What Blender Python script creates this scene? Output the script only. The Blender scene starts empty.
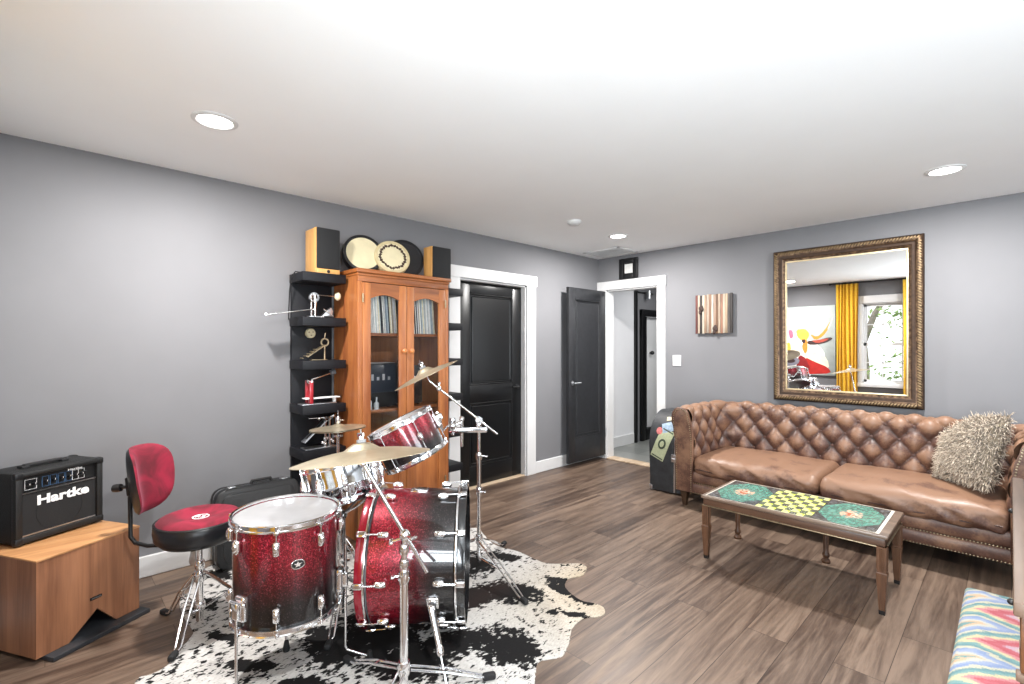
import bpy, bmesh, math, random
from mathutils import Vector, Matrix, noise as mnoise
random.seed(7)
PI = math.pi
C = bpy.context.scene.collection
R_ = math.radians
YAW = R_(45.96)
CS, SN = math.cos(YAW), math.sin(YAW)

# ------------------------------------------------------------------ helpers
def V(*a): return Vector(a)
def cw(l, d, u): return Vector((l*CS - d*SN, l*SN + d*CS, u))

def mat3(o, x, y, z):
    x, y, z = Vector(x), Vector(y), Vector(z)
    return Matrix(((x.x, y.x, z.x, o[0]), (x.y, y.y, z.y, o[1]), (x.z, y.z, z.z, o[2]), (0, 0, 0, 1)))

def axis_m(o, n, hint=(1, 0, 0)):
    z = Vector(n).normalized(); h = Vector(hint)
    if abs(h.normalized().dot(z)) > .98: h = Vector((0,1,0)) if abs(z.y) < .9 else Vector((0,0,1))
    x = (h - z*h.dot(z)).normalized()
    return mat3(o, x, z.cross(x), z)

class MB:
    def __init__(s, M=None):
        s.bm = bmesh.new(); s.M = M or Matrix(); s.attr = {}
    def v(s, co): return s.bm.verts.new(s.M @ Vector(co))
    def face(s, vs, mi=0):
        try:
            f = s.bm.faces.new(vs); f.material_index = mi; return f
        except ValueError: return None
    def box(s, a, b, bev=0, mi=0, seg=2, T=None):
        x0, y0, z0 = a; x1, y1, z1 = b
        T = T or Matrix()
        vs = [s.v(T @ Vector(p)) for p in ((x0,y0,z0),(x1,y0,z0),(x1,y1,z0),(x0,y1,z0),(x0,y0,z1),(x1,y0,z1),(x1,y1,z1),(x0,y1,z1))]
        fs = [s.face([vs[i] for i in q], mi) for q in ((3,2,1,0),(4,5,6,7),(0,1,5,4),(1,2,6,5),(2,3,7,6),(3,0,4,7))]
        if bev > 0:
            es = list({e for f in fs for e in f.edges})
            bmesh.ops.bevel(s.bm, geom=es, offset=bev, segments=seg, affect='EDGES', profile=0.5)
        return s
    def tube(s, pts, r, seg=10, caps=True, closed=False, mi=0):
        P = [Vector(p) for p in pts]; n = len(P)
        rs = r if isinstance(r, (list, tuple)) else [r]*n
        tang = []
        for i in range(n):
            if closed: t = P[(i+1) % n] - P[i-1]
            elif i == 0: t = P[1]-P[0]
            elif i == n-1: t = P[-1]-P[-2]
            else: t = (P[i+1]-P[i]).normalized() + (P[i]-P[i-1]).normalized()
            tang.append(t.normalized() if t.length > 1e-9 else Vector((0,0,1)))
        h = Vector((0,0,1)) if abs(tang[0].z) < .9 else Vector((1,0,0))
        u = (h - tang[0]*h.dot(tang[0])).normalized()
        rings = []
        for i in range(n):
            u = (u - tang[i]*u.dot(tang[i])).normalized(); w = tang[i].cross(u)
            rings.append([s.v(P[i] + (u*math.cos(2*PI*k/seg) + w*math.sin(2*PI*k/seg))*rs[i]) for k in range(seg)])
        for i in range(n if closed else n-1):
            a, b = rings[i], rings[(i+1) % n]
            for k in range(seg): s.face([a[k], a[(k+1)%seg], b[(k+1)%seg], b[k]], mi)
        if caps and not closed:
            s.face(rings[0][::-1], mi); s.face(rings[-1], mi)
        return s
    def lathe(s, prof, seg=32, T=None, mi=0, closed=False):
        T = T or Matrix(); rings = []
        for r, z in prof:
            if r < 1e-6: rings.append([s.v(T @ Vector((0,0,z)))])
            else: rings.append([s.v(T @ Vector((r*math.cos(2*PI*k/seg), r*math.sin(2*PI*k/seg), z))) for k in range(seg)])
        m = len(rings)
        for i in range(m if closed else m-1):
            a, b = rings[i], rings[(i+1) % m]
            for k in range(seg):
                k2 = (k+1) % seg
                if len(a) == 1 and len(b) == 1: continue
                if len(a) == 1: s.face([a[0], b[k2], b[k]], mi)
                elif len(b) == 1: s.face([a[k], a[k2], b[0]], mi)
                else: s.face([a[k], a[k2], b[k2], b[k]], mi)
        return s
    def prism(s, poly, z0, z1, T=None, mi=0, bev=0):
        T = T or Matrix()
        a = [s.v(T @ Vector((p[0], p[1], z0))) for p in poly]
        b = [s.v(T @ Vector((p[0], p[1], z1))) for p in poly]
        n = len(poly); fs = [s.face(a[::-1], mi), s.face(b, mi)]
        for i in range(n): fs.append(s.face([a[i], a[(i+1)%n], b[(i+1)%n], b[i]], mi))
        if bev > 0:
            es = list({e for f in fs[:2] if f for e in f.edges})
            bmesh.ops.bevel(s.bm, geom=es, offset=bev, segments=2, affect='EDGES', profile=0.5)
        return s
    def ball(s, c, r, sc=(1,1,1), seg=12, rings=8, T=None, mi=0):
        T = T or Matrix(); c = Vector(c)
        R = []
        for i in range(rings+1):
            t = PI*i/rings
            if i in (0, rings): R.append([s.v(T @ (c + Vector((0,0,r*sc[2]*math.cos(t)))))])
            else: R.append([s.v(T @ (c + Vector((r*sc[0]*math.sin(t)*math.cos(2*PI*k/seg), r*sc[1]*math.sin(t)*math.sin(2*PI*k/seg), r*sc[2]*math.cos(t))))) for k in range(seg)])
        for i in range(rings):
            a, b = R[i], R[i+1]
            for k in range(seg):
                k2 = (k+1)%seg
                if len(a) == 1: s.face([a[0], b[k], b[k2]], mi)
                elif len(b) == 1: s.face([a[k], b[0], a[k2]], mi)
                else: s.face([a[k], b[k], b[k2], a[k2]], mi)
        return s
    def grid(s, f, nu, nv, cu=False, cv=False, mi=0, col=None):
        """f(i,j)->co ; col(i,j) kept for colour attributes"""
        vs = [[s.v(f(i, j)) for j in range(nv)] for i in range(nu)]
        for i in range(nu if cu else nu-1):
            for j in range(nv if cv else nv-1):
                s.face([vs[i][j], vs[(i+1)%nu][j], vs[(i+1)%nu][(j+1)%nv], vs[i][(j+1)%nv]], mi)
        return vs
    def roundbox(s, size, r, n=10, T=None, disp=None, mi=0):
        T = T or Matrix(); sx, sy, sz = [q/2 for q in size]
        faces = [((0,0,1),(1,0,0),(0,1,0)),((0,0,-1),(0,1,0),(1,0,0)),((1,0,0),(0,1,0),(0,0,1)),((-1,0,0),(0,0,1),(0,1,0)),((0,1,0),(0,0,1),(1,0,0)),((0,-1,0),(1,0,0),(0,0,1))]
        cache = {}
        def pt(p):
            key = tuple(round(q*4*n) for q in p)
            if key in cache: return cache[key]
            q = Vector((p[0]*sx, p[1]*sy, p[2]*sz))
            inner = Vector((max(-(sx-r), min(sx-r, q.x)), max(-(sy-r), min(sy-r, q.y)), max(-(sz-r), min(sz-r, q.z))))
            d = q-inner
            co = inner + (d.normalized()*r if d.length > 1e-9 else d)
            if disp: co = disp(co, Vector(p))
            cache[key] = s.v(T @ co); return cache[key]
        def warp(t):  # denser near the edges
            return math.sin(t*PI/2)*.5 + t*.5
        for nrm, uu, ww in faces:
            nrm, uu, ww = Vector(nrm), Vector(uu), Vector(ww)
            g = [[pt(nrm + uu*warp(2*i/n-1) + ww*warp(2*j/n-1)) for j in range(n+1)] for i in range(n+1)]
            for i in range(n):
                for j in range(n): s.face([g[i][j], g[i+1][j], g[i+1][j+1], g[i][j+1]], mi)
        return s
    def build(s, name, m, parent=None, ang=38, flip=True, kind=None):
        if flip: bmesh.ops.recalc_face_normals(s.bm, faces=s.bm.faces)
        me = bpy.data.meshes.new(name); s.bm.to_mesh(me); s.bm.free()
        ms = m if isinstance(m, (list, tuple)) else [m]
        for q in ms: me.materials.append(q)
        if ang:
            me.polygons.foreach_set('use_smooth', [True]*len(me.polygons))
            me.set_sharp_from_angle(angle=R_(ang))
        o = bpy.data.objects.new(name, me); C.objects.link(o)
        if parent is not None: adopt(o, parent)
        if kind: o['kind'] = kind
        return o

def world(o):
    m = Matrix.LocRotScale(o.location, o.rotation_euler, o.scale)
    return (world(o.parent) @ o.matrix_parent_inverse @ m) if o.parent else m
def adopt(o, p):
    o.parent = p; o.matrix_parent_inverse = world(p).inverted()

def thing(name, label, cat, loc, group=None):
    o = bpy.data.objects.new(name, None); C.objects.link(o)
    o.empty_display_size = .05; o.location = loc; o['label'] = label; o['category'] = cat
    if group: o['group'] = group
    return o
def tag(o, label, cat, group=None, kind=None):
    o['label'] = label; o['category'] = cat
    if group: o['group'] = group
    if kind: o['kind'] = kind
    return o

# ------------------------------------------------------------------ materials
def newmat(name):
    m = bpy.data.materials.new(name); m.use_nodes = True
    nt = m.node_tree; return m, nt, nt.nodes['Principled BSDF']
def srgb(h):
    h = h.lstrip('#'); o = []
    for i in (0, 2, 4):
        c = int(h[i:i+2], 16)/255
        o.append(c/12.92 if c <= .04045 else ((c+.055)/1.055)**2.4)
    return (*o, 1)
def N(nt, t, **k):
    n = nt.nodes.new(t)
    for a, b in k.items():
        if a in n.inputs: n.inputs[a].default_value = b
        else: setattr(n, a, b)
    return n
def L(nt, a, b): nt.links.new(a, b)
def ramp(nt, fac, stops, interp='LINEAR'):
    r = nt.nodes.new('ShaderNodeValToRGB'); e = r.color_ramp; e.interpolation = interp
    while len(e.elements) < len(stops): e.elements.new(.5)
    for q, (p, c) in zip(e.elements, stops): q.position = p; q.color = c
    L(nt, fac, r.inputs['Fac']); return r
def coords(nt, scale=(1,1,1), rot=(0,0,0), out='Object'):
    t = nt.nodes.new('ShaderNodeTexCoord'); mp = nt.nodes.new('ShaderNodeMapping')
    mp.inputs['Scale'].default_value = scale; mp.inputs['Rotation'].default_value = rot
    L(nt, t.outputs[out], mp.inputs['Vector']); return mp.outputs['Vector']
def bump(nt, b, h, strength, dist=.01):
    n = N(nt, 'ShaderNodeBump'); n.inputs['Strength'].default_value = strength; n.inputs['Distance'].default_value = dist
    L(nt, h, n.inputs['Height']); L(nt, n.outputs['Normal'], b.inputs['Normal'])
def pm(name, col, rough=.5, metal=0, var=.12, scale=25, bmp=0, coat=0, spec=.5, sheen=0, emit=None):
    m, nt, b = newmat(name)
    c = srgb(col) if isinstance(col, str) else (*col, 1)
    nz = N(nt, 'ShaderNodeTexNoise', Scale=scale, Detail=4.0)
    L(nt, coords(nt), nz.inputs['Vector'])
    lo = tuple(q*(1-var) for q in c[:3])+(1,); hi = tuple(min(1, q*(1+var)) for q in c[:3])+(1,)
    r = ramp(nt, nz.outputs['Fac'], [(.3, lo), (.7, hi)])
    L(nt, r.outputs['Color'], b.inputs['Base Color'])
    b.inputs['Roughness'].default_value = rough; b.inputs['Metallic'].default_value = metal
    b.inputs['Specular IOR Level'].default_value = spec
    b.inputs['Coat Weight'].default_value = coat; b.inputs['Coat Roughness'].default_value = .08
    b.inputs['Sheen Weight'].default_value = sheen
    if bmp: bump(nt, b, nz.outputs['Fac'], bmp)
    if emit:
        L(nt, r.outputs['Color'], b.inputs['Emission Color']); b.inputs['Emission Strength'].default_value = emit
    return m
def wood(name, dark, light, axis='z', rough=.4, scale=14, coat=.1, stretch=.08, bmp=.05):
    m, nt, b = newmat(name)
    s = {'x': (stretch,1,1), 'y': (1,stretch,1), 'z': (1,1,stretch)}[axis]
    vec = coords(nt, s)
    n1 = N(nt, 'ShaderNodeTexNoise', Scale=scale, Detail=6.0, Roughness=.6, Distortion=.6); L(nt, vec, n1.inputs['Vector'])
    n2 = N(nt, 'ShaderNodeTexNoise', Scale=scale*6, Detail=3.0); L(nt, vec, n2.inputs['Vector'])
    mx = N(nt, 'ShaderNodeMath', operation='MULTIPLY_ADD'); mx.inputs[1].default_value = .35
    L(nt, n2.outputs['Fac'], mx.inputs[0]); L(nt, n1.outputs['Fac'], mx.inputs[2])
    r = ramp(nt, mx.outputs[0], [(.45, srgb(dark)), (.85, srgb(light))])
    L(nt, r.outputs['Color'], b.inputs['Base Color']); b.inputs['Roughness'].default_value = rough
    b.inputs['Coat Weight'].default_value = coat
    bump(nt, b, n2.outputs['Fac'], bmp); return m
def attr_mat(name, attr, rough=.6, bmp=0, scale=200, coat=0, mul=.15, spec=.5):
    m, nt, b = newmat(name)
    a = N(nt, 'ShaderNodeVertexColor'); a.layer_name = attr
    nz = N(nt, 'ShaderNodeTexNoise', Scale=scale, Detail=3.0); L(nt, coords(nt), nz.inputs['Vector'])
    r = ramp(nt, nz.outputs['Fac'], [(.3, (1-mul,)*3+(1,)), (.7, (1,1,1,1))])
    mx = N(nt, 'ShaderNodeMixRGB', blend_type='MULTIPLY', Fac=1.0)
    L(nt, a.outputs['Color'], mx.inputs['Color1']); L(nt, r.outputs['Color'], mx.inputs['Color2'])
    L(nt, mx.outputs['Color'], b.inputs['Base Color']); b.inputs['Roughness'].default_value = rough
    b.inputs['Coat Weight'].default_value = coat; b.inputs['Specular IOR Level'].default_value = spec
    if bmp: bump(nt, b, nz.outputs['Fac'], bmp)
    return m
def glassmat(name, tint=(1,1,1), rough=0.0, alpha=.12):
    m, nt, b = newmat(name)
    out = nt.nodes['Material Output']
    tr = N(nt, 'ShaderNodeBsdfTransparent'); tr.inputs['Color'].default_value = (*tint, 1)
    gl = N(nt, 'ShaderNodeBsdfGlossy'); gl.inputs['Roughness'].default_value = rough
    fr = N(nt, 'ShaderNodeFresnel'); fr.inputs['IOR'].default_value = 1.45
    mx = N(nt, 'ShaderNodeMixShader'); L(nt, fr.outputs[0], mx.inputs[0]); L(nt, tr.outputs[0], mx.inputs[1]); L(nt, gl.outputs[0], mx.inputs[2])
    L(nt, mx.outputs[0], out.inputs['Surface']); return m

M_WALL = pm('grey_wall_paint', '#767679', .75, var=.03, scale=3, bmp=0)
M_CEIL = pm('ceiling_paint', '#f3f4f5', .9, var=.01, scale=3)
M_TRIM = pm('white_trim_paint', '#d6d6d6', .45, var=.02, scale=8)
M_HALL = pm('hall_white_paint', '#e6e6e8', .7, var=.02, scale=4)
M_BLKDOOR = pm('black_door_paint', '#0d0e10', .33, var=.12, scale=18, spec=.4)
M_OPENDOOR = pm('worn_black_door_paint', '#232427', .45, var=.2, scale=22, spec=.5)
M_CHROME = pm('chrome', (.86,.86,.87), .13, 1.0, var=.05, scale=40)
M_STEEL = pm('brushed_steel', (.62,.63,.65), .3, 1.0, var=.12, scale=60)
M_BLACKP = pm('black_plastic', '#0e0f11', .42, var=.15, scale=60)
M_RUBBER = pm('black_rubber', '#121214', .75, var=.2, scale=80)
M_TOLEX = pm('black_tolex', '#0e0f10', .55, var=.25, scale=260, bmp=.25)
M_GRILLE = pm('speaker_grille_cloth', '#131416', .8, var=.3, scale=420, bmp=.3)
M_SHELFBLK = pm('black_laminate', '#111217', .55, var=.12, scale=40, spec=.3)
M_WHITE = pm('white_print', '#eeeeee', .5, var=.02)
M_CREAMHEAD = pm('drum_skin_cream', '#cfc5a3', .55, var=.07, scale=14)
M_GOLDTRIM = pm('aged_bronze', '#9c8d74', .4, .85, var=.3, scale=50, bmp=.2)
M_CYM = None
M_HEAD = pm('coated_drum_head', '#98989a', .42, var=.08, scale=14, coat=.15)
M_CAB_V = wood('orange_wood_upright', '#834729', '#b3713f', 'z', .38, 12)
M_CAB_H = wood('orange_wood_across', '#6f3a1c', '#a1602f', 'y', .38, 12)
M_CABDARK = wood('cabinet_inside_wood', '#6a3c1d', '#9a6236', 'z', .5, 10)
M_BEECH = wood('honey_veneer', '#b98548', '#d9a766', 'z', .42, 14)
M_SUB_V = wood('walnut_veneer_upright', '#704832', '#9d6c4e', 'z', .42, 16, stretch=.05)
M_SUB_T = wood('walnut_veneer_top', '#9a6a43', '#c39263', 'y', .36, 14)
M_WALNUT = wood('dark_walnut', '#33221a', '#5e4332', 'x', .4, 16)
M_WALNUT_V = wood('walnut_legs', '#38241a', '#654631', 'z', .4, 18)
M_DESK = wood('pale_worn_tabletop', '#3a3233', '#5c5254', 'y', .45, 9, coat=.0)
M_DESKF = wood('brown_table_apron', '#4a2d1b', '#6c4528', 'x', .42, 14)
M_RIM = wood('pinkish_table_edge', '#4f3e31', '#6b5546', 'y', .55, 10, coat=0)
M_THRESH = wood('pale_threshold', '#a98f74', '#d3bda2', 'y', .5, 10)
M_LEG_SOFA = wood('sofa_leg_wood', '#2a1c12', '#4a3422', 'z', .4, 14)
M_GREYLEAF = pm('leaf_green', '#a9c477', .6, var=.4, scale=5)
M_BARK = pm('bark', '#a3978c', .9, var=.3, scale=12, bmp=.4)
M_GRASS = pm('lawn', '#6f8a4a', .9, var=.3, scale=8)
M_YELLOW = pm('mustard_curtain_cloth', '#d9ac1c', .7, var=.12, scale=30, sheen=.3)
M_STUCK = [pm('sleeve_card_%d' % i, c, .55, var=.1, scale=40) for i, c in enumerate(('#efece3','#d5d4d0','#aab6be','#e3d8b8','#e8e6df','#7d8a92','#cac7c0','#a9794f','#d0cfd0','#2b2c30','#c4cdd0','#94836b'))]

M_KNOB = wood('turned_knob_wood', '#a8602f', '#d28d55', 'x', .3, 30)
def floor_mat():
    m, nt, b = newmat('oak_vinyl_planks')
    vec = coords(nt, (1,1,1), (0,0,R_(90)))
    br = N(nt, 'ShaderNodeTexBrick', Scale=1.0); br.offset = .37
    br.inputs['Color1'].default_value = (0,0,0,1); br.inputs['Color2'].default_value = (1,1,1,1); br.inputs['Mortar'].default_value = (0,0,0,1)
    br.inputs['Brick Width'].default_value = 1.22; br.inputs['Row Height'].default_value = .178
    br.inputs['Mortar Size'].default_value = .0016; br.inputs['Mortar Smooth'].default_value = .2; br.inputs['Bias'].default_value = 0
    L(nt, vec, br.inputs['Vector'])
    # shift grain per plank
    off = N(nt, 'ShaderNodeVectorMath', operation='MULTIPLY'); off.inputs[1].default_value = (7.3, 11.1, 3.0); L(nt, br.outputs['Color'], off.inputs[0])
    v2 = coords(nt, (1,.07,1)); ad = N(nt, 'ShaderNodeVectorMath', operation='ADD'); L(nt, v2, ad.inputs[0]); L(nt, off.outputs[0], ad.inputs[1])
    n1 = N(nt, 'ShaderNodeTexNoise', Scale=16.0, Detail=7.0, Roughness=.62, Distortion=1.4); L(nt, ad.outputs[0], n1.inputs['Vector'])
    n2 = N(nt, 'ShaderNodeTexNoise', Scale=110.0, Detail=3.0); L(nt, ad.outputs[0], n2.inputs['Vector'])
    wv = N(nt, 'ShaderNodeTexWave', Scale=4.0, Distortion=9.0, Detail=3.0); wv.inputs['Detail Scale'].default_value = 1.4; L(nt, ad.outputs[0], wv.inputs['Vector'])
    a1 = N(nt, 'ShaderNodeMath', operation='MULTIPLY_ADD'); a1.inputs[1].default_value = .22; L(nt, n2.outputs['Fac'], a1.inputs[0]); L(nt, n1.outputs['Fac'], a1.inputs[2])
    a2 = N(nt, 'ShaderNodeMath', operation='MULTIPLY_ADD'); a2.inputs[1].default_value = .06; L(nt, wv.outputs['Fac'], a2.inputs[0]); L(nt, a1.outputs[0], a2.inputs[2])
    sp = N(nt, 'ShaderNodeSeparateColor'); L(nt, br.outputs['Color'], sp.inputs[0])
    a3 = N(nt, 'ShaderNodeMath', operation='MULTIPLY_ADD'); a3.inputs[1].default_value = .2; L(nt, sp.outputs[0], a3.inputs[0]); L(nt, a2.outputs[0], a3.inputs[2])
    r = ramp(nt, a3.outputs[0], [(.40, srgb('#2a201b')), (.63, srgb('#4d3d33')), (.92, srgb('#786556'))])
    mx = N(nt, 'ShaderNodeMixRGB', blend_type='MULTIPLY'); L(nt, br.outputs['Fac'], mx.inputs['Fac'])
    mx.inputs['Color2'].default_value = (.45,.42,.4,1); L(nt, r.outputs['Color'], mx.inputs['Color1'])
    L(nt, mx.outputs['Color'], b.inputs['Base Color']); b.inputs['Roughness'].default_value = .4
    rr = ramp(nt, n1.outputs['Fac'], [(.3, (.34,)*3+(1,)), (.7, (.5,)*3+(1,))]); L(nt, rr.outputs['Color'], b.inputs['Roughness'])
    bump(nt, b, a1.outputs[0], .12, .004); return m
M_FLOOR = floor_mat()

def sparkle_mat():
    m, nt, b = newmat('red_to_black_sparkle_lacquer')
    a = N(nt, 'ShaderNodeAttribute'); a.attribute_name = 'fade'
    vo = N(nt, 'ShaderNodeTexVoronoi', Scale=330.0); L(nt, coords(nt), vo.inputs['Vector'])
    sp = N(nt, 'ShaderNodeSeparateColor'); L(nt, vo.outputs['Color'], sp.inputs[0])
    red = ramp(nt, sp.outputs[0], [(.1, srgb('#4c0312')), (.6, srgb('#86081f')), (.88, srgb('#a8142e')), (.97, srgb('#d8485c'))])
    blk = ramp(nt, sp.outputs[0], [(.3, srgb('#070506')), (.88, srgb('#140e10')), (1, srgb('#3c3335'))])
    nz = N(nt, 'ShaderNodeTexNoise', Scale=7.0); L(nt, coords(nt), nz.inputs['Vector'])
    ad = N(nt, 'ShaderNodeMath', operation='MULTIPLY_ADD'); ad.inputs[1].default_value = .12; L(nt, nz.outputs['Fac'], ad.inputs[0]); L(nt, a.outputs['Fac'], ad.inputs[2])
    f = ramp(nt, ad.outputs[0], [(.26, (0,0,0,1)), (.95, (1,1,1,1))], 'EASE')
    mx = N(nt, 'ShaderNodeMixRGB'); L(nt, f.outputs['Color'], mx.inputs['Fac']); L(nt, blk.outputs['Color'], mx.inputs['Color1']); L(nt, red.outputs['Color'], mx.inputs['Color2'])
    L(nt, mx.outputs['Color'], b.inputs['Base Color'])
    b.inputs['Metallic'].default_value = .45; b.inputs['Roughness'].default_value = .32
    b.inputs['Coat Weight'].default_value = 1.0; b.inputs['Coat Roughness'].default_value = .04
    return m
M_SPARK = sparkle_mat()

def cymbal_mat():
    m, nt, b = newmat('lathed_bronze')
    nz = N(nt, 'ShaderNodeTexNoise', Scale=9.0, Detail=5.0); L(nt, coords(nt), nz.inputs['Vector'])
    r = ramp(nt, nz.outputs['Fac'], [(.3, srgb('#ab9f87')), (.7, srgb('#cbc0a8'))])
    L(nt, r.outputs['Color'], b.inputs['Base Color']); b.inputs['Metallic'].default_value = .8; b.inputs['Roughness'].default_value = .36
    return m
M_CYM = cymbal_mat()

def leather_mat():
    m, nt, b = newmat('worn_tan_leather')
    a = N(nt, 'ShaderNodeAttribute'); a.attribute_name = 'wear'  # leather wear plus painted shade: dark creases, light high points
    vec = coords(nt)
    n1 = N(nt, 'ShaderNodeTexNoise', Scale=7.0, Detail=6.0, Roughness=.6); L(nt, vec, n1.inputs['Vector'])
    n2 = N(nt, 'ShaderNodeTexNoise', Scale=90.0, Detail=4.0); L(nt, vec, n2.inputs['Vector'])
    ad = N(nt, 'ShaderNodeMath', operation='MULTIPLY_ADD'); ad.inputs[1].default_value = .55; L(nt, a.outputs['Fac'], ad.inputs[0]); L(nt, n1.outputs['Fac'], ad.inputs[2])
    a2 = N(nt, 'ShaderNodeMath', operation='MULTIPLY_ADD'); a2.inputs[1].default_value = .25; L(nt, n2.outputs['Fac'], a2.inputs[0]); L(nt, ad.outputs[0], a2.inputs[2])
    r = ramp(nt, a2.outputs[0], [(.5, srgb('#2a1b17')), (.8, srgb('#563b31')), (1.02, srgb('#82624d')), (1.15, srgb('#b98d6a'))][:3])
    L(nt, r.outputs['Color'], b.inputs['Base Color'])
    b.inputs['Roughness'].default_value = .47; b.inputs['Coat Weight'].default_value = .06; b.inputs['Coat Roughness'].default_value = .25
    bump(nt, b, n2.outputs['Fac'], .12, .004); return m
M_LEATHER = leather_mat()

def velvet_mat():
    m, nt, b = newmat('crimson_velvet')
    n1 = N(nt, 'ShaderNodeTexNoise', Scale=9.0, Detail=4.0, Distortion=1.0); L(nt, coords(nt), n1.inputs['Vector'])
    r = ramp(nt, n1.outputs['Fac'], [(.35, srgb('#560618')), (.65, srgb('#850d2c'))]); L(nt, r.outputs['Color'], b.inputs['Base Color'])
    b.inputs['Roughness'].default_value = .85; b.inputs['Sheen Weight'].default_value = .15; b.inputs['Sheen Roughness'].default_value = .35
    b.inputs['Sheen Tint'].default_value = (1,.35,.5,1); return m
M_VELVET = velvet_mat()
def emis(name, col, st):
    m, nt, b = newmat(name); b.inputs['Base Color'].default_value = (*col,1); b.inputs['Emission Color'].default_value = (*col,1); b.inputs['Emission Strength'].default_value = st
    return m
M_LENS = emis('lit_lamp_lens', (1,.97,.93), 14)
M_GLASS = glassmat('clear_glass')
def mirror_mat():
    m, nt, b = newmat('silvered_mirror')
    nz = N(nt, 'ShaderNodeTexNoise', Scale=2.0); L(nt, coords(nt), nz.inputs['Vector'])
    r = ramp(nt, nz.outputs['Fac'], [(.3, (.93,.93,.93,1)), (.7, (.95,.95,.95,1))]); L(nt, r.outputs['Color'], b.inputs['Base Color'])
    b.inputs['Metallic'].default_value = 1; b.inputs['Roughness'].default_value = .0; return m
M_MIRROR = mirror_mat()

# ------------------------------------------------------------------ room
XL, YB, H = -3.557, 4.925, 2.44
XR, YF = 3.0, -.4
T = .12
def struct(name, mb, m, parent=None, ang=None):
    return mb.build(name, m, parent, ang=ang, kind='structure')

struct('floor', MB().box((XL-T, YF-T, -.1), (XR+T, YB+.06, 0)), M_FLOOR)
struct('ceiling', MB().box((XL-T, YF-T, H), (XR+T, YB+T, H+.1)), M_CEIL)
# left wall with door opening
D1A, D1B, D1H = 2.757, 3.645, 2.0
mb = MB(); mb.box((XL-T, YF-T, 0), (XL, D1A, H)); mb.box((XL-T, D1B, 0), (XL, YB+T, H)); mb.box((XL-T, D1A, D1H), (XL, D1B, H))
struct('wall_left', mb, M_WALL)
# back wall with doorway
D2A, D2B, D2H = -3.427, -2.746, 2.045
mb = MB(); mb.box((XL, YB, 0), (D2A, YB+T, H)); mb.box((D2B, YB, 0), (XR+T, YB+T, H)); mb.box((D2A, YB, D2H), (D2B, YB+T, H))
struct('wall_back', mb, M_WALL)
# wall behind the camera with its window, seen in the mirror
WA, WB_, WZ0, WZ1 = -1.80, -.98, .68, 2.05
mb = MB(); mb.box((XL, YF-T, 0), (WA, YF, H)); mb.box((WB_, YF-T, 0), (-.55, YF, H)); mb.box((.95, YF-T, 0), (XR, YF, H)); mb.box((-.55, YF-T, 0), (.95, YF, .5)); mb.box((-.55, YF-T, 2.15), (.95, YF, H)); mb.box((WA, YF-T, 0), (WB_, YF, WZ0)); mb.box((WA, YF-T, WZ1), (WB_, YF, H))
struct('wall_front', mb, M_WALL)
# right wall: two big unseen windows, added to bring daylight in
RW = [(.15, 1.75), (2.35, 3.95)]
mb = MB(); mb.box((XR, YF-T, 0), (XR+T, YB, .5)); mb.box((XR, YF-T, 2.15), (XR+T, YB, H))
for a, b in ((YF-T, .15), (1.75, 2.35), (3.95, YB)): mb.box((XR, a, .5), (XR+T, b, 2.15))
struct('wall_right', mb, M_WALL)
for i, (a, b) in enumerate(RW):
    mb = MB()
    for q in (a-.08, b): mb.box((XR-.02, q, .42), (XR+.05, q+.08, 2.23), .005)
    for z in (.42, 2.15): mb.box((XR-.02, a, z), (XR+.05, b, z+.08), .005)
    mb.box((XR+.02, a, 1.3), (XR+.06, b, 1.35), .004); mb.box((XR+.02, (a+b)/2-.02, .5), (XR+.06, (a+b)/2+.02, 2.15), .004)
    struct('window_%d' % (i+2), mb, M_TRIM)  # added window, out of view
mb = MB()  # added window behind the camera, out of view, for frontal fill light
for q in (-.63, .95): mb.box((q, YF-.05, .42), (q+.08, YF+.02, 2.23), .005)
for z in (.42, 2.15): mb.box((-.55, YF-.05, z), (.95, YF+.02, z+.08), .005)
mb.box((-.55, YF-.06, 1.3), (.95, YF-.02, 1.35), .004); mb.box((.18, YF-.06, .5), (.22, YF-.02, 2.15), .004)
struct('window_4', mb, M_TRIM)
# baseboards
BH = .125
def base(name, a, b):
    mb = MB(); mb.box(a, b, .006); struct(name, mb, M_TRIM)
base('baseboard_left', (XL, YF, 0), (XL+.018, 2.63, BH))
base('baseboard_left_corner', (XL, 3.776, 0), (XL+.018, YB, BH))
base('baseboard_back', (-2.645, YB-.018, 0), (XR, YB, BH))
base('baseboard_front', (XL, YF, 0), (XR, YF+.018, BH))
base('baseboard_right', (XR-.018, YF, 0), (XR, YB, BH))
# casing of the closed black door
mb = MB(); mb.box((XL, 2.63, 0), (XL+.022, D1A, D1H+.003), .004); mb.box((XL, D1B, 0), (XL+.022, 3.776, D1H+.003), .004); mb.box((XL, 2.615, D1H), (XL+.03, 3.79, 2.107), .004)
mb.box((XL-T, D1A-.0, 0), (XL, D1A+.015, D1H)); mb.box((XL-T, D1B-.015, 0), (XL, D1B, D1H)); mb.box((XL-T, D1A, D1H-.015), (XL, D1B, D1H))
struct('trim_1', mb, M_TRIM)
struct('trim_2', MB().box((XL-T, D1A+.015, 0), (XL+.0, D1B-.015, .012), .003), M_THRESH)
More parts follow.
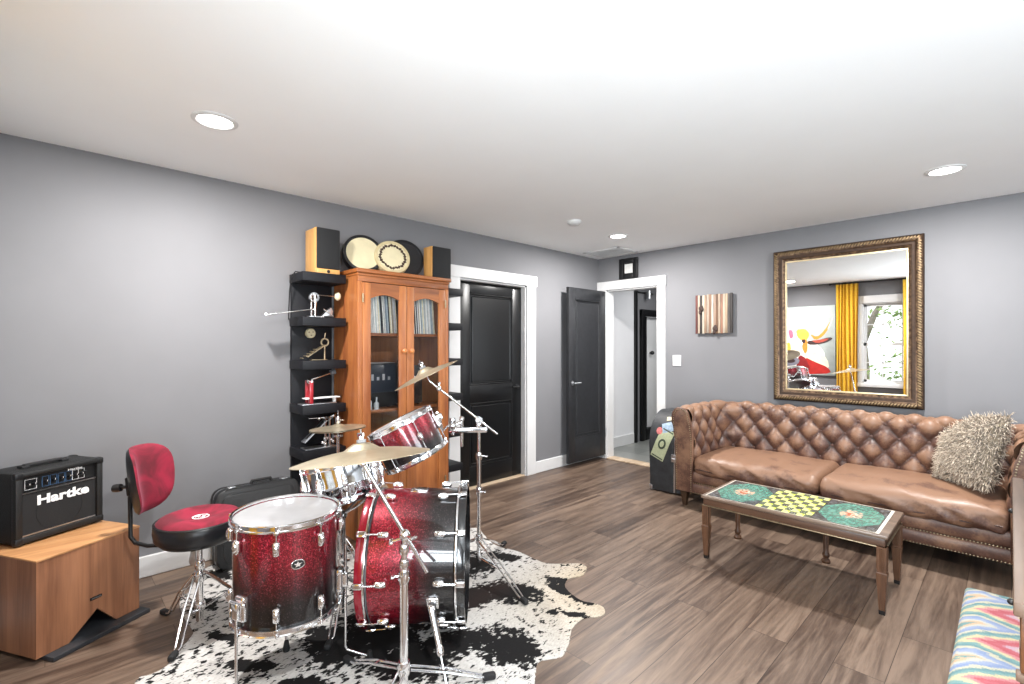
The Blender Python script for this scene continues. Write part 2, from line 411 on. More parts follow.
# the closed door
dx = XL-.055
door = thing('door_1', 'closed black two panel door beside the orange cabinet', 'door', (dx, (D1A+D1B)/2, 0)); door['kind'] = 'structure'
ya, yb = D1A+.018, D1B-.018
def panel_door(name, ya, yb, z0, z1, x0, x1, rects, m, par):
    """slab in the YZ plane with stiles/rails in front (+x) of recessed panels"""
    mb = MB(); mb.box((x0, ya, z0), (x1-.012, yb, z1))
    ys = [ya, rects[0][0], rects[0][1], yb]
    mb.box((x1-.012, ya, z0), (x1, ys[1], z1), .003); mb.box((x1-.012, ys[2], z0), (x1, yb, z1), .003)
    zs = [z0] + [q for r in rects for q in (r[2], r[3])] + [z1]
    for k in range(0, len(zs), 2): mb.box((x1-.012, ys[1], zs[k]), (x1, ys[2], zs[k+1]), .003)
    for r in rects:
        mb.box((x1-.012, r[0]+.028, r[2]+.028), (x1-.003, r[1]-.028, r[3]-.028), .009, seg=1)
        q = [(x1-.004,r[0]+.008,r[2]+.008),(x1-.004,r[1]-.008,r[2]+.008),(x1-.004,r[1]-.008,r[3]-.008),(x1-.004,r[0]+.008,r[3]-.008)]
        for a, b in zip(q, q[1:]+q[:1]): mb.tube([a, b], .007, 8)
    return mb.build(name, m, par, ang=30)
panel_door('door_leaf', ya, yb, .014, D1H-.018, dx-.04, dx, [(2.93, 3.50, .20, .815), (2.93, 3.50, .985, 1.875)], M_BLKDOOR, door)
mb = MB(); mb.lathe([(0,0),(.026,0),(.026,.008),(.011,.012),(.011,.045),(0,.046)], 20, axis_m((dx, 3.565, .94), (1,0,0))); mb.tube([(dx+.04,3.565,.94),(dx+.045,3.53,.94),(dx+.045,3.46,.945)], [.009,.009,.007], 10)
mb.build('door_handle', M_BLACKP, door)
# doorway casing on the back wall
mb = MB(); mb.box((XL+.001, YB-.022, 0), (D2A, YB, D2H), .004); mb.box((D2B, YB-.022, 0), (-2.649, YB, D2H), .004); mb.box((XL+.001, YB-.028, D2H), (-2.64, YB, 2.148), .004)
mb.box((D2A, YB, 0), (D2A+.015, YB+T, D2H)); mb.box((D2B-.015, YB, 0), (D2B, YB+T, D2H)); mb.box((D2A, YB, D2H-.015), (D2B, YB+T, D2H))
struct('trim_3', mb, M_TRIM)
struct('trim_4', MB().box((D2A+.015, YB-.03, 0), (D2B-.015, YB+T, .014), .004), M_THRESH)
# the open door leaf
door = thing('door_2', 'open black single panel door swung into the room by the corner', 'door', (-3.42, 4.9, 0)); door['kind'] = 'structure'
panel_door('door_leaf', 4.195, 4.893, .05, 2.028, -3.463, -3.425, [(4.305, 4.783, .33, 1.9)], M_OPENDOOR, door)
for sx, nm in ((1,'door_handle'), (-1,'door_handle')):
    x0 = -3.425 if sx > 0 else -3.463
    mb = MB(); mb.lathe([(0,0),(.025,0),(.025,.008),(.01,.012),(.01,.042),(0,.043)], 20, axis_m((x0, 4.255, .95), (sx,0,0))); mb.tube([(x0+sx*.038,4.255,.95),(x0+sx*.042,4.29,.95),(x0+sx*.042,4.36,.953)], [.009,.009,.007], 10)
    mb.build(nm, M_STEEL, door)
for z in (.28, 1.75): MB().tube([(-3.43,4.9,z),(-3.43,4.9,z+.09)], .009, 10).build('door_hinge', M_STEEL, door)
mb = MB(); mb.lathe([(0,0),(.02,0),(.02,.03),(.012,.045),(0,.045)], 16, axis_m((-3.463,4.23,.95),(0,-1,0)))
# ------- hallway beyond
HX = -3.72
def hall():
    mb = MB(); mb.box((HX-.1, YB+.06, -.1), (-1.6, 9.0, 0))
    m, nt, b = newmat('hall_grey_tile')
    br = N(nt, 'ShaderNodeTexBrick', Scale=1.0); br.offset = .5
    for k, c in (('Color1','#8c8e8a'), ('Color2','#777a77'), ('Mortar','#5d5f5d')): br.inputs[k].default_value = srgb(c)
    br.inputs['Brick Width'].default_value = .6; br.inputs['Row Height'].default_value = .3; br.inputs['Mortar Size'].default_value = .004
    L(nt, coords(nt), br.inputs['Vector']); L(nt, br.outputs['Color'], b.inputs['Base Color']); b.inputs['Roughness'].default_value = .3
    struct('floor_hall', mb, m)
    struct('wall_hall_left', MB().box((HX-.1, YB+T, 0), (HX, 6.0, H)), M_HALL)
    mb = MB(); mb.box((HX-.1, 6.0, 0), (HX, 6.19, H)); mb.box((HX-.1, 7.3, 0), (HX, 9, H)); mb.box((HX-.1, 6.19, 1.88), (HX, 7.3, H))
    struct('wall_hall_left_end', mb, M_WALL)
    struct('wall_hall_end', MB().box((HX, 8.9, 0), (-1.6, 9.0, H)), M_WALL)
    struct('wall_hall_right', MB().box((-1.7, YB+T, 0), (-1.6, 9.0, H)), M_HALL)
    struct('ceiling_hall', MB().box((HX-.1, YB+T, H), (-1.6, 9.0, H+.08)), M_CEIL)
    struct('baseboard_hall', MB().box((HX, YB+T, 0), (HX+.018, 5.985, .14), .005), M_TRIM)
    mb = MB(); mb.box((HX, 6.0, 0), (HX+.03, 6.055, 2.17), .004)
    struct('trim_5', mb, M_BLKDOOR)
    d = thing('door_3', 'white hallway door in a wide black frame seen through the open doorway', 'door', (HX, 6.7, 0)); d['kind'] = 'structure'
    mb = MB(); mb.box((HX-.03, 6.15, .0), (HX+.045, 6.25, 1.88), .012); mb.box((HX-.03, 7.2, 0), (HX+.045, 7.3, 1.88), .012); mb.box((HX-.03, 6.15, 1.8), (HX+.05, 7.3, 1.9), .012)
    mb.box((HX-.03, 6.25, 0), (HX+.03, 7.2, .17), .008); mb.box((HX-.05, 6.25, .15), (HX+.01, 6.34, 1.8), .01)
    mb.build('door_frame', M_BLKDOOR, d)
    MB().box((HX-.06, 6.34, .17), (HX-.02, 7.2, 1.8), .004).build('door_panel', M_TRIM, d)
    mb = MB(); mb.ball((HX+.02, 6.47, 1.27), .03, seg=14, rings=10); mb.tube([(HX-.03,6.47,1.27),(HX+.02,6.47,1.27)], .012, 10)
    mb.build('door_knob', M_BLACKP, d)
    s = thing('wall_spotlight', 'small black spotlight bracket high on the grey hallway wall', 'light', (HX, 6.25, 2.14))
    mb = MB(); mb.box((HX, 6.03, 2.13), (HX+.02, 6.5, 2.15), .003); mb.build('rail', M_BLKDOOR, s)
    mb = MB(); mb.tube([(HX+.015,6.3,2.14),(HX+.06,6.3,2.13)], .012, 10); mb.tube([(HX+.06,6.3,2.17),(HX+.06,6.3,2.05)], [.03,.035], 14); mb.build('lamp_head', M_STEEL, s)
hall()
# ------- window, curtains, picture on the wall behind the camera
def window1():
    w = thing('window_1', 'white sash window with muntins reflected in the gold mirror', 'window', ((WA+WB_)/2, YF, WZ0)); w['kind'] = 'structure'
    mb = MB()
    for a, b in ((WA-.07, WA), (WB_, WB_+.07)): mb.box((a, YF, WZ0), (b, YF+.02, WZ1+.0), .004)
    mb.box((WA-.09, YF, WZ1), (WB_+.09, YF+.03, WZ1+.13), .004); mb.box((WA-.1, YF, WZ0-.07), (WB_+.1, YF+.06, WZ0), .005)
    for a, b in ((WA, WA+.015), (WB_-.015, WB_)): mb.box((a, YF-T, WZ0), (b, YF, WZ1))
    mb.box((WA, YF-T, WZ0), (WB_, YF, WZ0+.015)); mb.box((WA, YF-T, WZ1-.015), (WB_, YF, WZ1))
    mb.build('window_frame', M_TRIM, w, ang=30)
    zm = 1.33
    for nm, z0, z1, y in (('upper_sash', zm, WZ1-.015, -.09), ('lower_sash', WZ0+.015, zm+.03, -.055)):
        mb = MB(); y0, y1 = YF+y, YF+y+.03; a, b = WA+.015, WB_-.015
        mb.box((a, y0, z0), (a+.04, y1, z1)); mb.box((b-.04, y0, z0), (b, y1, z1)); mb.box((a, y0, z0), (b, y1, z0+.04)); mb.box((a, y0, z1-.04), (b, y1, z1))
        for k in (1, 2): x = a+(b-a)*k/3; mb.box((x-.008, y0+.004, z0), (x+.008, y1-.004, z1))
        z = (z0+z1)/2; mb.box((a, y0+.004, z-.008), (b, y1-.004, z+.008))
        f = mb.build(nm, M_TRIM, w, ang=30)
        MB().box((a+.04, (y0+y1)/2-.002, z0+.04), (b-.04, (y0+y1)/2+.002, z1-.04)).build('glass_pane', M_GLASS, f, ang=None)
window1()
def curtain(x0, x1, z0, z1, n, lab):
    mb = MB(); nu, nv = 90, 14
    for off in (0, .004):
        def f(i, j):
            u = i/(nu-1); v = j/(nv-1)
            x = x0+(x1-x0)*u + .012*math.sin(v*3+u*9)
            y = YF+.085+.028*math.sin(u*n*2*PI+.4*math.sin(v*4)) * (.7+.5*v) + .01*math.sin(u*n*4.7*PI+v*2)
            return (x, y+off, z1+(z0-z1)*v)
        mb.grid(f, nu, nv)
    o = mb.build('curtain', M_YELLOW, ang=None)
    for p in o.data.polygons: p.use_smooth = True
    return tag(o, lab, 'curtain')
curtain(-2.17, -1.84, .12, 2.40, 6, 'yellow curtain hanging between the cow painting and the window')
curtain(-1.24, -.86, .12, 2.40, 6, 'yellow curtain hanging at the far side of the window')
mb = MB(); mb.tube([(-2.25,YF+.085,2.415),(-.75,YF+.085,2.415)], .01, 12); mb.ball((-2.26,YF+.085,2.415), .018); mb.ball((-.74,YF+.085,2.415), .018)
for x in (-2.21, -.79): mb.tube([(x,YF,2.415),(x,YF+.085,2.415)], .007, 8)
tag(mb.build('curtain_rod', M_BLACKP), 'thin dark rod carrying the yellow curtains under the ceiling', 'curtain rod')
def painting():
    x0, x1, z0, z1 = -3.33, -2.19, .78, 2.05; y = YF
    p = thing('canvas_painting', 'large colourful cow portrait canvas reflected in the gold mirror', 'painting', ((x0+x1)/2, y, z0))
    MB().box((x0, y+.0005, z0), (x1, y+.035, z1), .003).build('canvas', pm('pale_grey_paint', '#a9b1af', .7, var=.12, scale=6), p, ang=30)
    cols = ['#e9d7cf','#d98a35','#b5261f','#3d2a2a','#e7c9dd','#c96a82','#f0e3c9','#e6b94b','#7c7a86','#8f1d22','#f4efe8','#a9483a']
    ms = [pm('cow_paint_%d' % i, c, .6, var=.15, scale=14) for i, c in enumerate(cols)]
    # u: 0 (x1 side, right in the mirror) to 1 ; v up
    W, Hh = x1-x0, z1-z0
    shapes = [
        (10, [(.62,.62),(.42,.52),(.25,.42),(.16,.3),(.2,.12),(.4,.02),(.95,.02),(.98,.5),(.8,.7)]),
        (6,  [(.52,.45),(.3,.4),(.12,.22),(.1,.1),(.3,.05),(.5,.12)]),
        (2,  [(.5,.26),(.36,.2),(.12,.12),(.06,.03),(.5,.01),(.62,.12)]), (9, [(.6,.3),(.48,.24),(.4,.05),(.62,.02),(.66,.14)]),
        (1,  [(.42,.6),(.3,.55),(.18,.64),(.06,.8),(.04,.83),(.1,.68),(.2,.56),(.33,.5)]),
        (0,  [(.14,.64),(.06,.8),(.035,.84),(.08,.7)]),
        (3,  [(.47,.5),(.3,.5),(.1,.55),(.03,.53),(.14,.47),(.3,.44),(.45,.44)]), (11, [(.4,.5),(.28,.51),(.09,.535),(.16,.49),(.3,.46)]),
        (7,  [(.66,.66),(.5,.68),(.42,.6),(.47,.5),(.56,.5),(.64,.56)]), (1, [(.52,.5),(.46,.52),(.46,.36),(.5,.3),(.56,.4)]),
        (4,  [(.84,.7),(.7,.72),(.64,.6),(.7,.48),(.84,.5)]), (5, [(.8,.66),(.72,.66),(.7,.56),(.76,.52)]),
        (6,  [(.7,.46),(.6,.45),(.58,.3),(.68,.28),(.74,.36)]), (7, [(.86,.46),(.76,.48),(.74,.36),(.84,.3)]),
        (8,  [(.9,.26),(.72,.28),(.58,.22),(.64,.14),(.86,.12)]), (3, [(.82,.23),(.72,.24),(.66,.2),(.72,.17),(.82,.17)]),
        (3,  [(.56,.52),(.49,.52),(.5,.46),(.55,.47)]), (2, [(.7,.1),(.6,.12),(.62,.03),(.74,.02)]),
    ]
    mb = MB()
    for k, (ci, pts) in enumerate(shapes):
        # smooth the outline
        n = len(pts); sm = []
        for i in range(n):
            a, b = Vector(pts[i]), Vector(pts[(i+1)%n]); sm += [a*.78+b*.22, a*.22+b*.78]
        poly = [(x1-min(.985,u.x*.84)*W, z0+u.y*Hh) for u in sm]
        yy = y+.0352+.0004*k
        mb.prism(poly, 0, .0003, Matrix(((1,0,0,0),(0,0,1,yy),(0,1,0,0),(0,0,0,1))), mi=ci)
    mb.build('painted_cow', ms, p, ang=None)
painting()

# ------------------------------------------------------------------ ceiling fittings
def downlight(x, y, lab, lum=True):
    t = thing('recessed_ceiling_light', lab, 'ceiling light', (x, y, H), None)
    mb = MB(axis_m((x,y,H),(0,0,-1))); mb.lathe([(.098,0),(.098,.004),(.09,.008),(.078,.009),(.072,.002),(.072,0)], 36)
    mb.build('trim_ring', M_TRIM, t)
    mb = MB(axis_m((x,y,H),(0,0,-1))); mb.lathe([(0,.003),(.072,.003),(.072,0)], 32); mb.build('lens', M_LENS, t)
    l = bpy.data.lights.new('lamp', 'AREA'); l.shape = 'DISK'; l.size = .14; l.energy = 78; l.color = (1,.975,.95)
    o = bpy.data.objects.new('lamp', l); C.objects.link(o); o.location = (x, y, H-.012); adopt(o, t)
downlight(-2.65, .585, 'lit recessed ceiling light above the drum throne')
downlight(-2.67, 4.02, 'lit recessed ceiling light near the ceiling vent in the far corner')
downlight(-.283, 3.963, 'lit recessed ceiling light above the sofa and mirror')
downlight(-.28, .585, 'lit recessed ceiling light behind the photographer')
def vent(x0, y0, x1, y1, lab):
    t = thing('ceiling_vent', lab, 'vent', ((x0+x1)/2, (y0+y1)/2, H))
    mb = MB(); z = H-.012
    mb.box((x0,y0,z),(x1,y0+.03,H),.003); mb.box((x0,y1-.03,z),(x1,y1,H),.003); mb.box((x0,y0,z),(x0+.03,y1,H),.003); mb.box((x1-.03,y0,z),(x1,y1,H),.003)
    mb.build('frame', M_TRIM, t)
    mb = MB(); n = 13
    for k in range(n):
        y = y0+.04+(y1-y0-.08)*k/(n-1); mb.box((x0+.03, y-.011, -.0015), (x1-.03, y+.011, .0015), T=Matrix.Translation((0,0,H-.008)) @ Matrix.Translation((0,y,0)) @ Matrix.Rotation(R_(28),4,'X') @ Matrix.Translation((0,-y,0)))
    mb.build('louvres', M_TRIM, t)
    MB().box((x0+.03,y0+.03,H-.001),(x1-.03,y1-.03,H)).build('duct_opening', pm('dark_duct','#b5b6b8',.9), t)
vent(-3.42, 4.44, -2.94, 4.83, 'white louvred ceiling vent in the far corner above the open door')
t = thing('smoke_detector', 'small white round smoke detector on the ceiling', 'smoke detector', (-2.616, 3.272, H))
mb = MB(axis_m((-2.616,3.272,H),(0,0,-1))); mb.lathe([(.062,0),(.062,.018),(.05,.03),(0,.032)], 32); mb.build('housing', M_TRIM, t)
mb = MB(axis_m((-2.616,3.272,H),(0,0,-1))); mb.lathe([(.044,.033),(.044,.036),(.02,.038),(0,.038)], 28); mb.build('sensor_cap', M_TRIM, t)

# ------------------------------------------------------------------ back wall: small frame, art, switch, mirror
t = thing('picture_frame', 'small square black frame with white square above the doorway', 'picture frame', (-3.115, YB, 2.15))
def frame_mb(x0, x1, z0, z1, w, y0, y1, prof=.004):
    mb = MB(); mb.box((x0,y0,z0),(x0+w,y1,z1),prof); mb.box((x1-w,y0,z0),(x1,y1,z1),prof); mb.box((x0+w,y0,z0),(x1-w,y1,z0+w),prof); mb.box((x0+w,y0,z1-w),(x1-w,y1,z1),prof); return mb
frame_mb(-3.238,-2.99,2.157,2.395,.055,YB-.03,YB-.002,.006).build('frame', M_BLACKP, t)
MB().box((-3.19,YB-.012,2.2),(-3.04,YB-.002,2.35)).build('mat_board', pm('black_card','#141416',.8), t, ang=None)
MB().box((-3.168,YB-.016,2.222),(-3.062,YB-.01,2.328)).build('print', pm('white_card','#cfcfcc',.7,var=.08,scale=30), t, ang=None)
t = thing('wood_wall_art', 'square wall art of coloured reclaimed wood strips', 'wall art', (-2.108, YB, 1.495))
MB().box((-2.29,YB-.02,1.5),(-1.925,YB-.002,1.888)).build('backing', M_SHELFBLK, t)
cols = ['#7a3f38','#cdb9a4','#3a3230','#e0d3bf','#c9a68a','#d9c6b2','#b88f74','#e6dccb','#c4a48e','#8d6a52','#d8bfa6','#c08d74','#e3d2bb','#cdb394','#6b6560','#47423f']
x = -2.297; n = 16
for k in range(n):
    w = .379/n
    hx = lambda f: '#%02x%02x%02x' % tuple(int(int(cols[k][i:i+2],16)*f) for i in (1,3,5))
    m = wood('strip_wood_%d' % k, hx(.5), hx(.86), 'z', .7, 26)
    MB().box((x, YB-.032-random.uniform(0,.008), 1.497+random.uniform(-.004,.004)), (x+w-.0012, YB-.02, 1.892+random.uniform(-.004,.004)), .0015).build('wood_strip', m, t, ang=30)
    x += w
for cx, cz in ((-2.235,1.745),(-2.09,1.535)):
    mb = MB(); 
    for q in range(5):
        a = q*1.3; mb.ball((cx+.012*math.cos(a), YB-.042, cz+.03*math.sin(a*1.7)), .016, (1,.5,1.4), 10, 6)
    mb.build('knot', pm('dark_knot','#3b2a24',.7,var=.3), t)
t = thing('light_switch', 'white double light switch plate beside the doorway', 'light switch', (-2.52, YB, 1.21))
MB().box((-2.568,YB-.007,1.15),(-2.472,YB,1.268),.003).build('plate', M_TRIM, t)
for x in (-2.544, -2.496): MB().box((x-.012,YB-.013,1.19),(x+.012,YB-.006,1.228),.002).build('rocker', M_TRIM, t)

def mirror():
    x0, x1, z0, z1 = -1.543, -.468, .868, 2.236
    t = thing('wall_mirror', 'large mirror in an ornate bronze gold frame above the sofa', 'mirror', ((x0+x1)/2, YB, z0))
    tilt = Matrix.Translation((0,YB-.004,z0)) @ Matrix.Rotation(R_(.32),4,'X') @ Matrix.Translation((0,-YB+.004,-z0))
    # moulded profile swept round the rectangle (w: distance in from outer edge, d: depth from wall)
    prof = [(0,0),(0,.03),(.008,.04),(.02,.05),(.032,.052),(.044,.046),(.05,.036),(.058,.034),(.07,.036),(.078,.03),(.086,.022),(.098,.018),(.105,.012),(.105,0)]
    mb = MB(tilt); y = YB-.006
    rings = []
    for w, d in prof:
        rings.append([mb.v((a, y-d, b)) for a, b in ((x0+w,z0+w),(x1-w,z0+w),(x1-w,z1-w),(x0+w,z1-w))])
    for i in range(len(rings)-1):
        for k in range(4): mb.face([rings[i][k], rings[i][(k+1)%4], rings[i+1][(k+1)%4], rings[i+1][k]], 1 if i in (0,1,6,7,8) else 0)
    fm, nt, b = newmat('antique_gold_leaf')
    nz = N(nt,'ShaderNodeTexNoise',Scale=38.0,Detail=5.0); L(nt, coords(nt), nz.inputs['Vector'])
    r = ramp(nt, nz.outputs['Fac'], [(.35, srgb('#3a2a1e')), (.6, srgb('#6a5440')), (.85, srgb('#8b745a'))]); L(nt, r.outputs['Color'], b.inputs['Base Color'])
    b.inputs['Metallic'].default_value = .6; b.inputs['Roughness'].default_value = .42; bump(nt, b, nz.outputs['Fac'], .5, .006)
    f = mb.build('frame', [fm, pm('dark_bronze_cove','#3b2a1e',.45,.4,var=.3,scale=40)], t, ang=50)
    # carved rope of leaves along the frame's crest
    mb = MB(tilt); w = .026
    def run(a, b):
        a, b = Vector(a), Vector(b); n = int((b-a).length/.021); d = (b-a).normalized(); up = d.cross(Vector((0,1,0)))
        for k in range(n):
            c = a+d*((k+.5)*.021); s = .011
            p = d*.009+up*.012
            mb.tube([c-p, c, c+p], [.003,.0075,.003], 6)
    yy = y-.05
    run((x0+w,yy,z0+w),(x1-w,yy,z0+w)); run((x1-w,yy,z0+w),(x1-w,yy,z1-w)); run((x1-w,yy,z1-w),(x0+w,yy,z1-w)); run((x0+w,yy,z1-w),(x0+w,yy,z0+w))
    cv = mb.build('carved_beading', pm('bright_gold_leaf','#8b7658',.4,.7,var=.35,scale=60), f)
    g = .1
    mb = MB(tilt); mb.box((x0+g,y-.014,z0+g),(x1-g,y-.008,z1-g)); mb.build('mirror_glass', M_MIRROR, t, ang=None)
    mb = MB(tilt); frame_mb_t = frame_mb(x0+g-.002,x1-g+.002,z0+g-.002,z1-g+.002,.012,y-.0185,y-.012,.001)
    for v in frame_mb_t.bm.verts: v.co = tilt @ v.co
    frame_mb_t.build('inner_fillet', pm('pale_gilt','#d8c6a0',.35,.5,var=.15), t, ang=30); mb.bm.free()
mirror()

# ------------------------------------------------------------------ sofa
def sofa():
    xa, xb, yf, yb_ = -1.865, .0, 3.93, 4.60
    t = thing('chesterfield_sofa', 'worn tan leather button tufted chesterfield sofa below the large mirror', 'sofa', ((xa+xb)/2, 4.4, 0))
    # inner-face path, resampled
    rc = .13; path = []
    def seg(a, b, n):
        for k in range(n): path.append((Vector(a)*(1-k/n)+Vector(b)*(k/n)))
    seg((xa,yf),(xa,yb_-rc),44)
    for k in range(20):
        a = PI - (PI/2)*k/20; path.append(Vector((xa+rc+rc*math.cos(a), yb_-rc+rc*math.sin(a))))
    seg((xa+rc,yb_),(xb-rc,yb_),150)
    for k in range(20):
        a = PI/2 - (PI/2)*k/20; path.append(Vector((xb-rc+rc*math.cos(a), yb_-rc+rc*math.sin(a))))
    seg((xb,yb_-rc),(xb,yf),44); path.append(Vector((xb,yf)))
    nP = len(path); nrm = []
    arc = [0]
    for i in range(nP):
        a = path[max(0,i-1)]; b = path[min(nP-1,i+1)]; d = (b-a).normalized()
        nrm.append(Vector((-d.y, d.x)))   # outward (left arm: -x)
        if i: arc.append(arc[-1]+(path[i]-path[i-1]).length)
    tot = arc[-1]
    # profile: (o outward, z)
    prof = []
    for k in range(40): 
        u = k/39; prof.append((.035*u*u, .30+.42*u))
    for k in range(1, 37):
        a = PI-(PI*1.12)*k/36; prof.append((.035+.072+.072*math.copysign(abs(math.cos(a))**.75,math.cos(a)), .735+.098*math.copysign(abs(math.sin(a))**.75,math.sin(a))))
    prof += [(.165,.66),(.15,.62),(.145,.56),(.145,.35),(.145,.14)]
    parc = [0]
    for i in range(1, len(prof)): parc.append(parc[-1]+math.hypot(prof[i][0]-prof[i-1][0], prof[i][1]-prof[i-1][1]))
    ncol = 36; du = tot/ncol; dv = .105; v0 = .15; vtop = .15+3*.105+.075
    def tuft(s, v):
        p = s/du; q = (v-v0)/dv
        a = abs(math.sin(PI*(p+q)/2)*math.sin(PI*(p-q)/2))**.5
        return a
    def fade(v):
        if v > vtop: return max(0, 1-(v-vtop)/.12)
        return 1
    mb = MB(); wear_shade = []
    fl = mb.bm.verts.layers.float.new('wear')
    vs = []
    for i in range(nP):
        row = []
        for j, (o, z) in enumerate(prof):
            # profile normal in (o,z)
            o0, z0 = prof[max(0,j-1)]; o1, z1 = prof[min(len(prof)-1,j+1)]
            dd = Vector((o1-o0, z1-z0)).normalized(); pn = Vector((-dd.y, dd.x))  # points to seat/up
            f = fade(parc[j]); h = tuft(arc[i], parc[j])
            amp = .042*f
            # vertical pleats from the last button row over the roll
            if f < 1 and parc[j] < vtop+.45:
                pl = abs(math.sin(PI*(arc[i]/du - .5)))**.4
                amp2 = .012*max(0, 1-(parc[j]-vtop-.12)/.3) * min(1, (1-f)*2)
            else: pl = 0; amp2 = 0
            disp = amp*(h-.35) + amp2*(pl-.7)
            P = path[i] + nrm[i]*(o - pn.x*-0 ) 
            off = pn*disp
            P = path[i] + nrm[i]*(o+off.x)
            v = mb.v((P.x, P.y, z+off.y)); 
            zz = z+off.y
            v[fl] = max(0, min(1, (.02+.6*h)*f + (1-f)*.45 + .45*max(0, min(1,(zz-.72)/.12)) ))  # worn tan mixed with painted crease shade and top highlights
            row.append(v)
        vs.append(row)
    for i in range(nP-1):
        for j in range(len(prof)-1): mb.face([vs[i][j], vs[i+1][j], vs[i+1][j+1], vs[i][j+1]])
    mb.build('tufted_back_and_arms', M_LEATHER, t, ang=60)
    # buttons
    bl = pm('leather_button', '#452a20', .45, var=.2, scale=80)
    def at(s, v):
        k = max(q for q in range(nP) if arc[q] <= s+1e-6); k = min(k, nP-2); f = (s-arc[k])/max(1e-6, arc[k+1]-arc[k])
        p = path[k].lerp(path[k+1], f); n = nrm[k].lerp(nrm[k+1], f).normalized()
        j = max(q for q in range(len(parc)) if parc[q] <= v+1e-6); j = min(j, len(parc)-2); g = (v-parc[j])/(parc[j+1]-parc[j])
        o = prof[j][0]*(1-g)+prof[j+1][0]*g; z = prof[j][1]*(1-g)+prof[j+1][1]*g
        dd = Vector((prof[j+1][0]-prof[j][0], prof[j+1][1]-prof[j][1])).normalized(); pn = Vector((-dd.y, dd.x))
        o += pn.x*-.010; z += pn.y*-.010
        nn = Vector((n.x*pn.x, n.y*pn.x, pn.y))
        P = p+n*o
        return Vector((P.x, P.y, z)), nn
    for r in range(4):
        for c in range(ncol+1):
            s = (c + (.0 if r % 2 == 0 else 1.0))*du if False else None
            # sin zero crossings: p+q and p-q both even
            p = c if (c + r) % 2 == 0 else None
            if p is None or not (.04 < p*du < tot-.04): continue
            P, n = at(p*du, v0+r*dv)
            m2 = MB(axis_m(P, n, (0,0,1))); m2.lathe([(.0125,-.004),(.0125,.001),(.009,.005),(0,.006)], 12); m2.build('button', bl, t)
    # arm front panels
    for nm, sx, x in (('l', -1, xa), ('r', 1, xb)):
        out = [(-.004,.13),(-.004,.6),(.012,.7)] + [(.035+.072+.076*math.copysign(abs(math.cos(q))**.75,math.cos(q)), .735+.104*math.copysign(abs(math.sin(q))**.75,math.sin(q))) for q in [PI-PI*1.12*k/20 for k in range(1,21)]] + [(.155,.62),(.15,.56),(.15,.13)]
        Tm = Matrix(((sx,0,0,x),(0,0,-1,yf+.004),(0,1,0,0),(0,0,0,1)))
        mb = MB(); fa = mb.bm.verts.layers.float.new('wear'); mb.prism(out, 0, .03, Tm, bev=.009)
        for q in mb.bm.verts: q[fa] = .42
        p = mb.build('arm_front', M_LEATHER, t)
        mb = MB(); cx, cz = .075, .5
        edge = [(cx+(o-cx)*.84, .14+(z-.14)*.985-.006) for o, z in out]
        full = []
        for k in range(len(edge)-1):
            a, b = Vector(edge[k]), Vector(edge[k+1]); n = max(1, round((b-a).length/.016))
            for q in range(n): full.append(a.lerp(b, q/n))
        for q in full: mb.lathe([(.0055,0),(.0045,.0025),(0,.0035)], 6, Tm @ Matrix.Translation((q.x,q.y,.03)))
        mb.build('nailhead_trim', M_GOLDTRIM, p)
    # base rails
    mb = MB(); fl = mb.bm.verts.layers.float.new('wear')
    for z0, z1, yy in ((.125,.212,yf-.012),(.212,.31,yf-.004)):
        def f(i, j):
            u = i/60; a = PI*(j/12)-PI/2
            z = (z0+z1)/2+(z1-z0)/2*math.sin(a); y = yy+.012-.022*math.cos(a)
            y -= .003*math.sin(u*60)*math.cos(a)*mnoise.noise((u*14,z*20,0))
            return (xa+(xb-xa)*u, y, z)
        g = mb.grid(f, 61, 13)
        for r in g:
            for q in r: q[fl] = .35
    mb.box((xa-.14,yf+.012,.125),(xb+.14,yb_+.14,.30))
    for q in mb.bm.verts: q[fl] = .35
    mb.build('base_rail', M_LEATHER, t)
    mb = MB()
    for z in (.214, .134):
        n = 116
        for k in range(n): mb.ball((xa+(xb-xa)*(k+.5)/n, yf-.018 if z < .2 else yf-.009, z), .0048, seg=6, rings=4)
    mb.build('nailhead_trim', M_GOLDTRIM, t)
    # cushions
    xm = -.945
    for k, (a, b) in enumerate(((xa+.004, xm-.003), (xm+.003, xb-.004))):
        w = b-a; cx = (a+b)/2; d = 4.60-3.895; sz = .155
        mb = MB(); fl = mb.bm.verts.layers.float.new('wear')
        def disp(co, p, k=k, w=w, d=d):
            u = co.x/(w/2); vv = co.y/(d/2)
            if co.z > 0: co = co + Vector((0,0,.03*(1-u*u)*(1-vv*vv)))
            fy = max(0, -vv)
            co = co + Vector((0, -.018*(1-(co.z/.09)**2)*(fy**3)*(1-u**4), 0))
            # sag wrinkles on the front roll
            wr = mnoise.noise((co.x*9+co.z*16+k*5, co.z*7, 0.3))*.014 + mnoise.noise((co.x*24+co.z*38, co.z*12, 1.7+k))*.011
            co = co + Vector((0, wr*fy**2, wr*.75*(.35+fy)))
            co.z += .006*mnoise.noise((co.x*5, co.y*5, k))
            return co
        mb.roundbox((w, d, sz), .055, 34, Matrix.Translation((cx, 3.895+d/2, .285+sz/2)), disp)
        for v in mb.bm.verts: v[fl] = .45+.35*max(0,min(1,(v.co.z-.33)/.1))+.25*mnoise.noise(v.co*6)
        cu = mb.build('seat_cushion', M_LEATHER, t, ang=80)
        mb = MB()
        for z in (.335,): 
            pts = [(a+.03+(w-.06)*q/30, 3.893+.006*math.cos(q*.9)-.006, z+.004*math.sin(q*.7)) for q in range(31)]
            mb.tube(pts, .005, 6)
        mb.build('piping', M_LEATHER, cu)
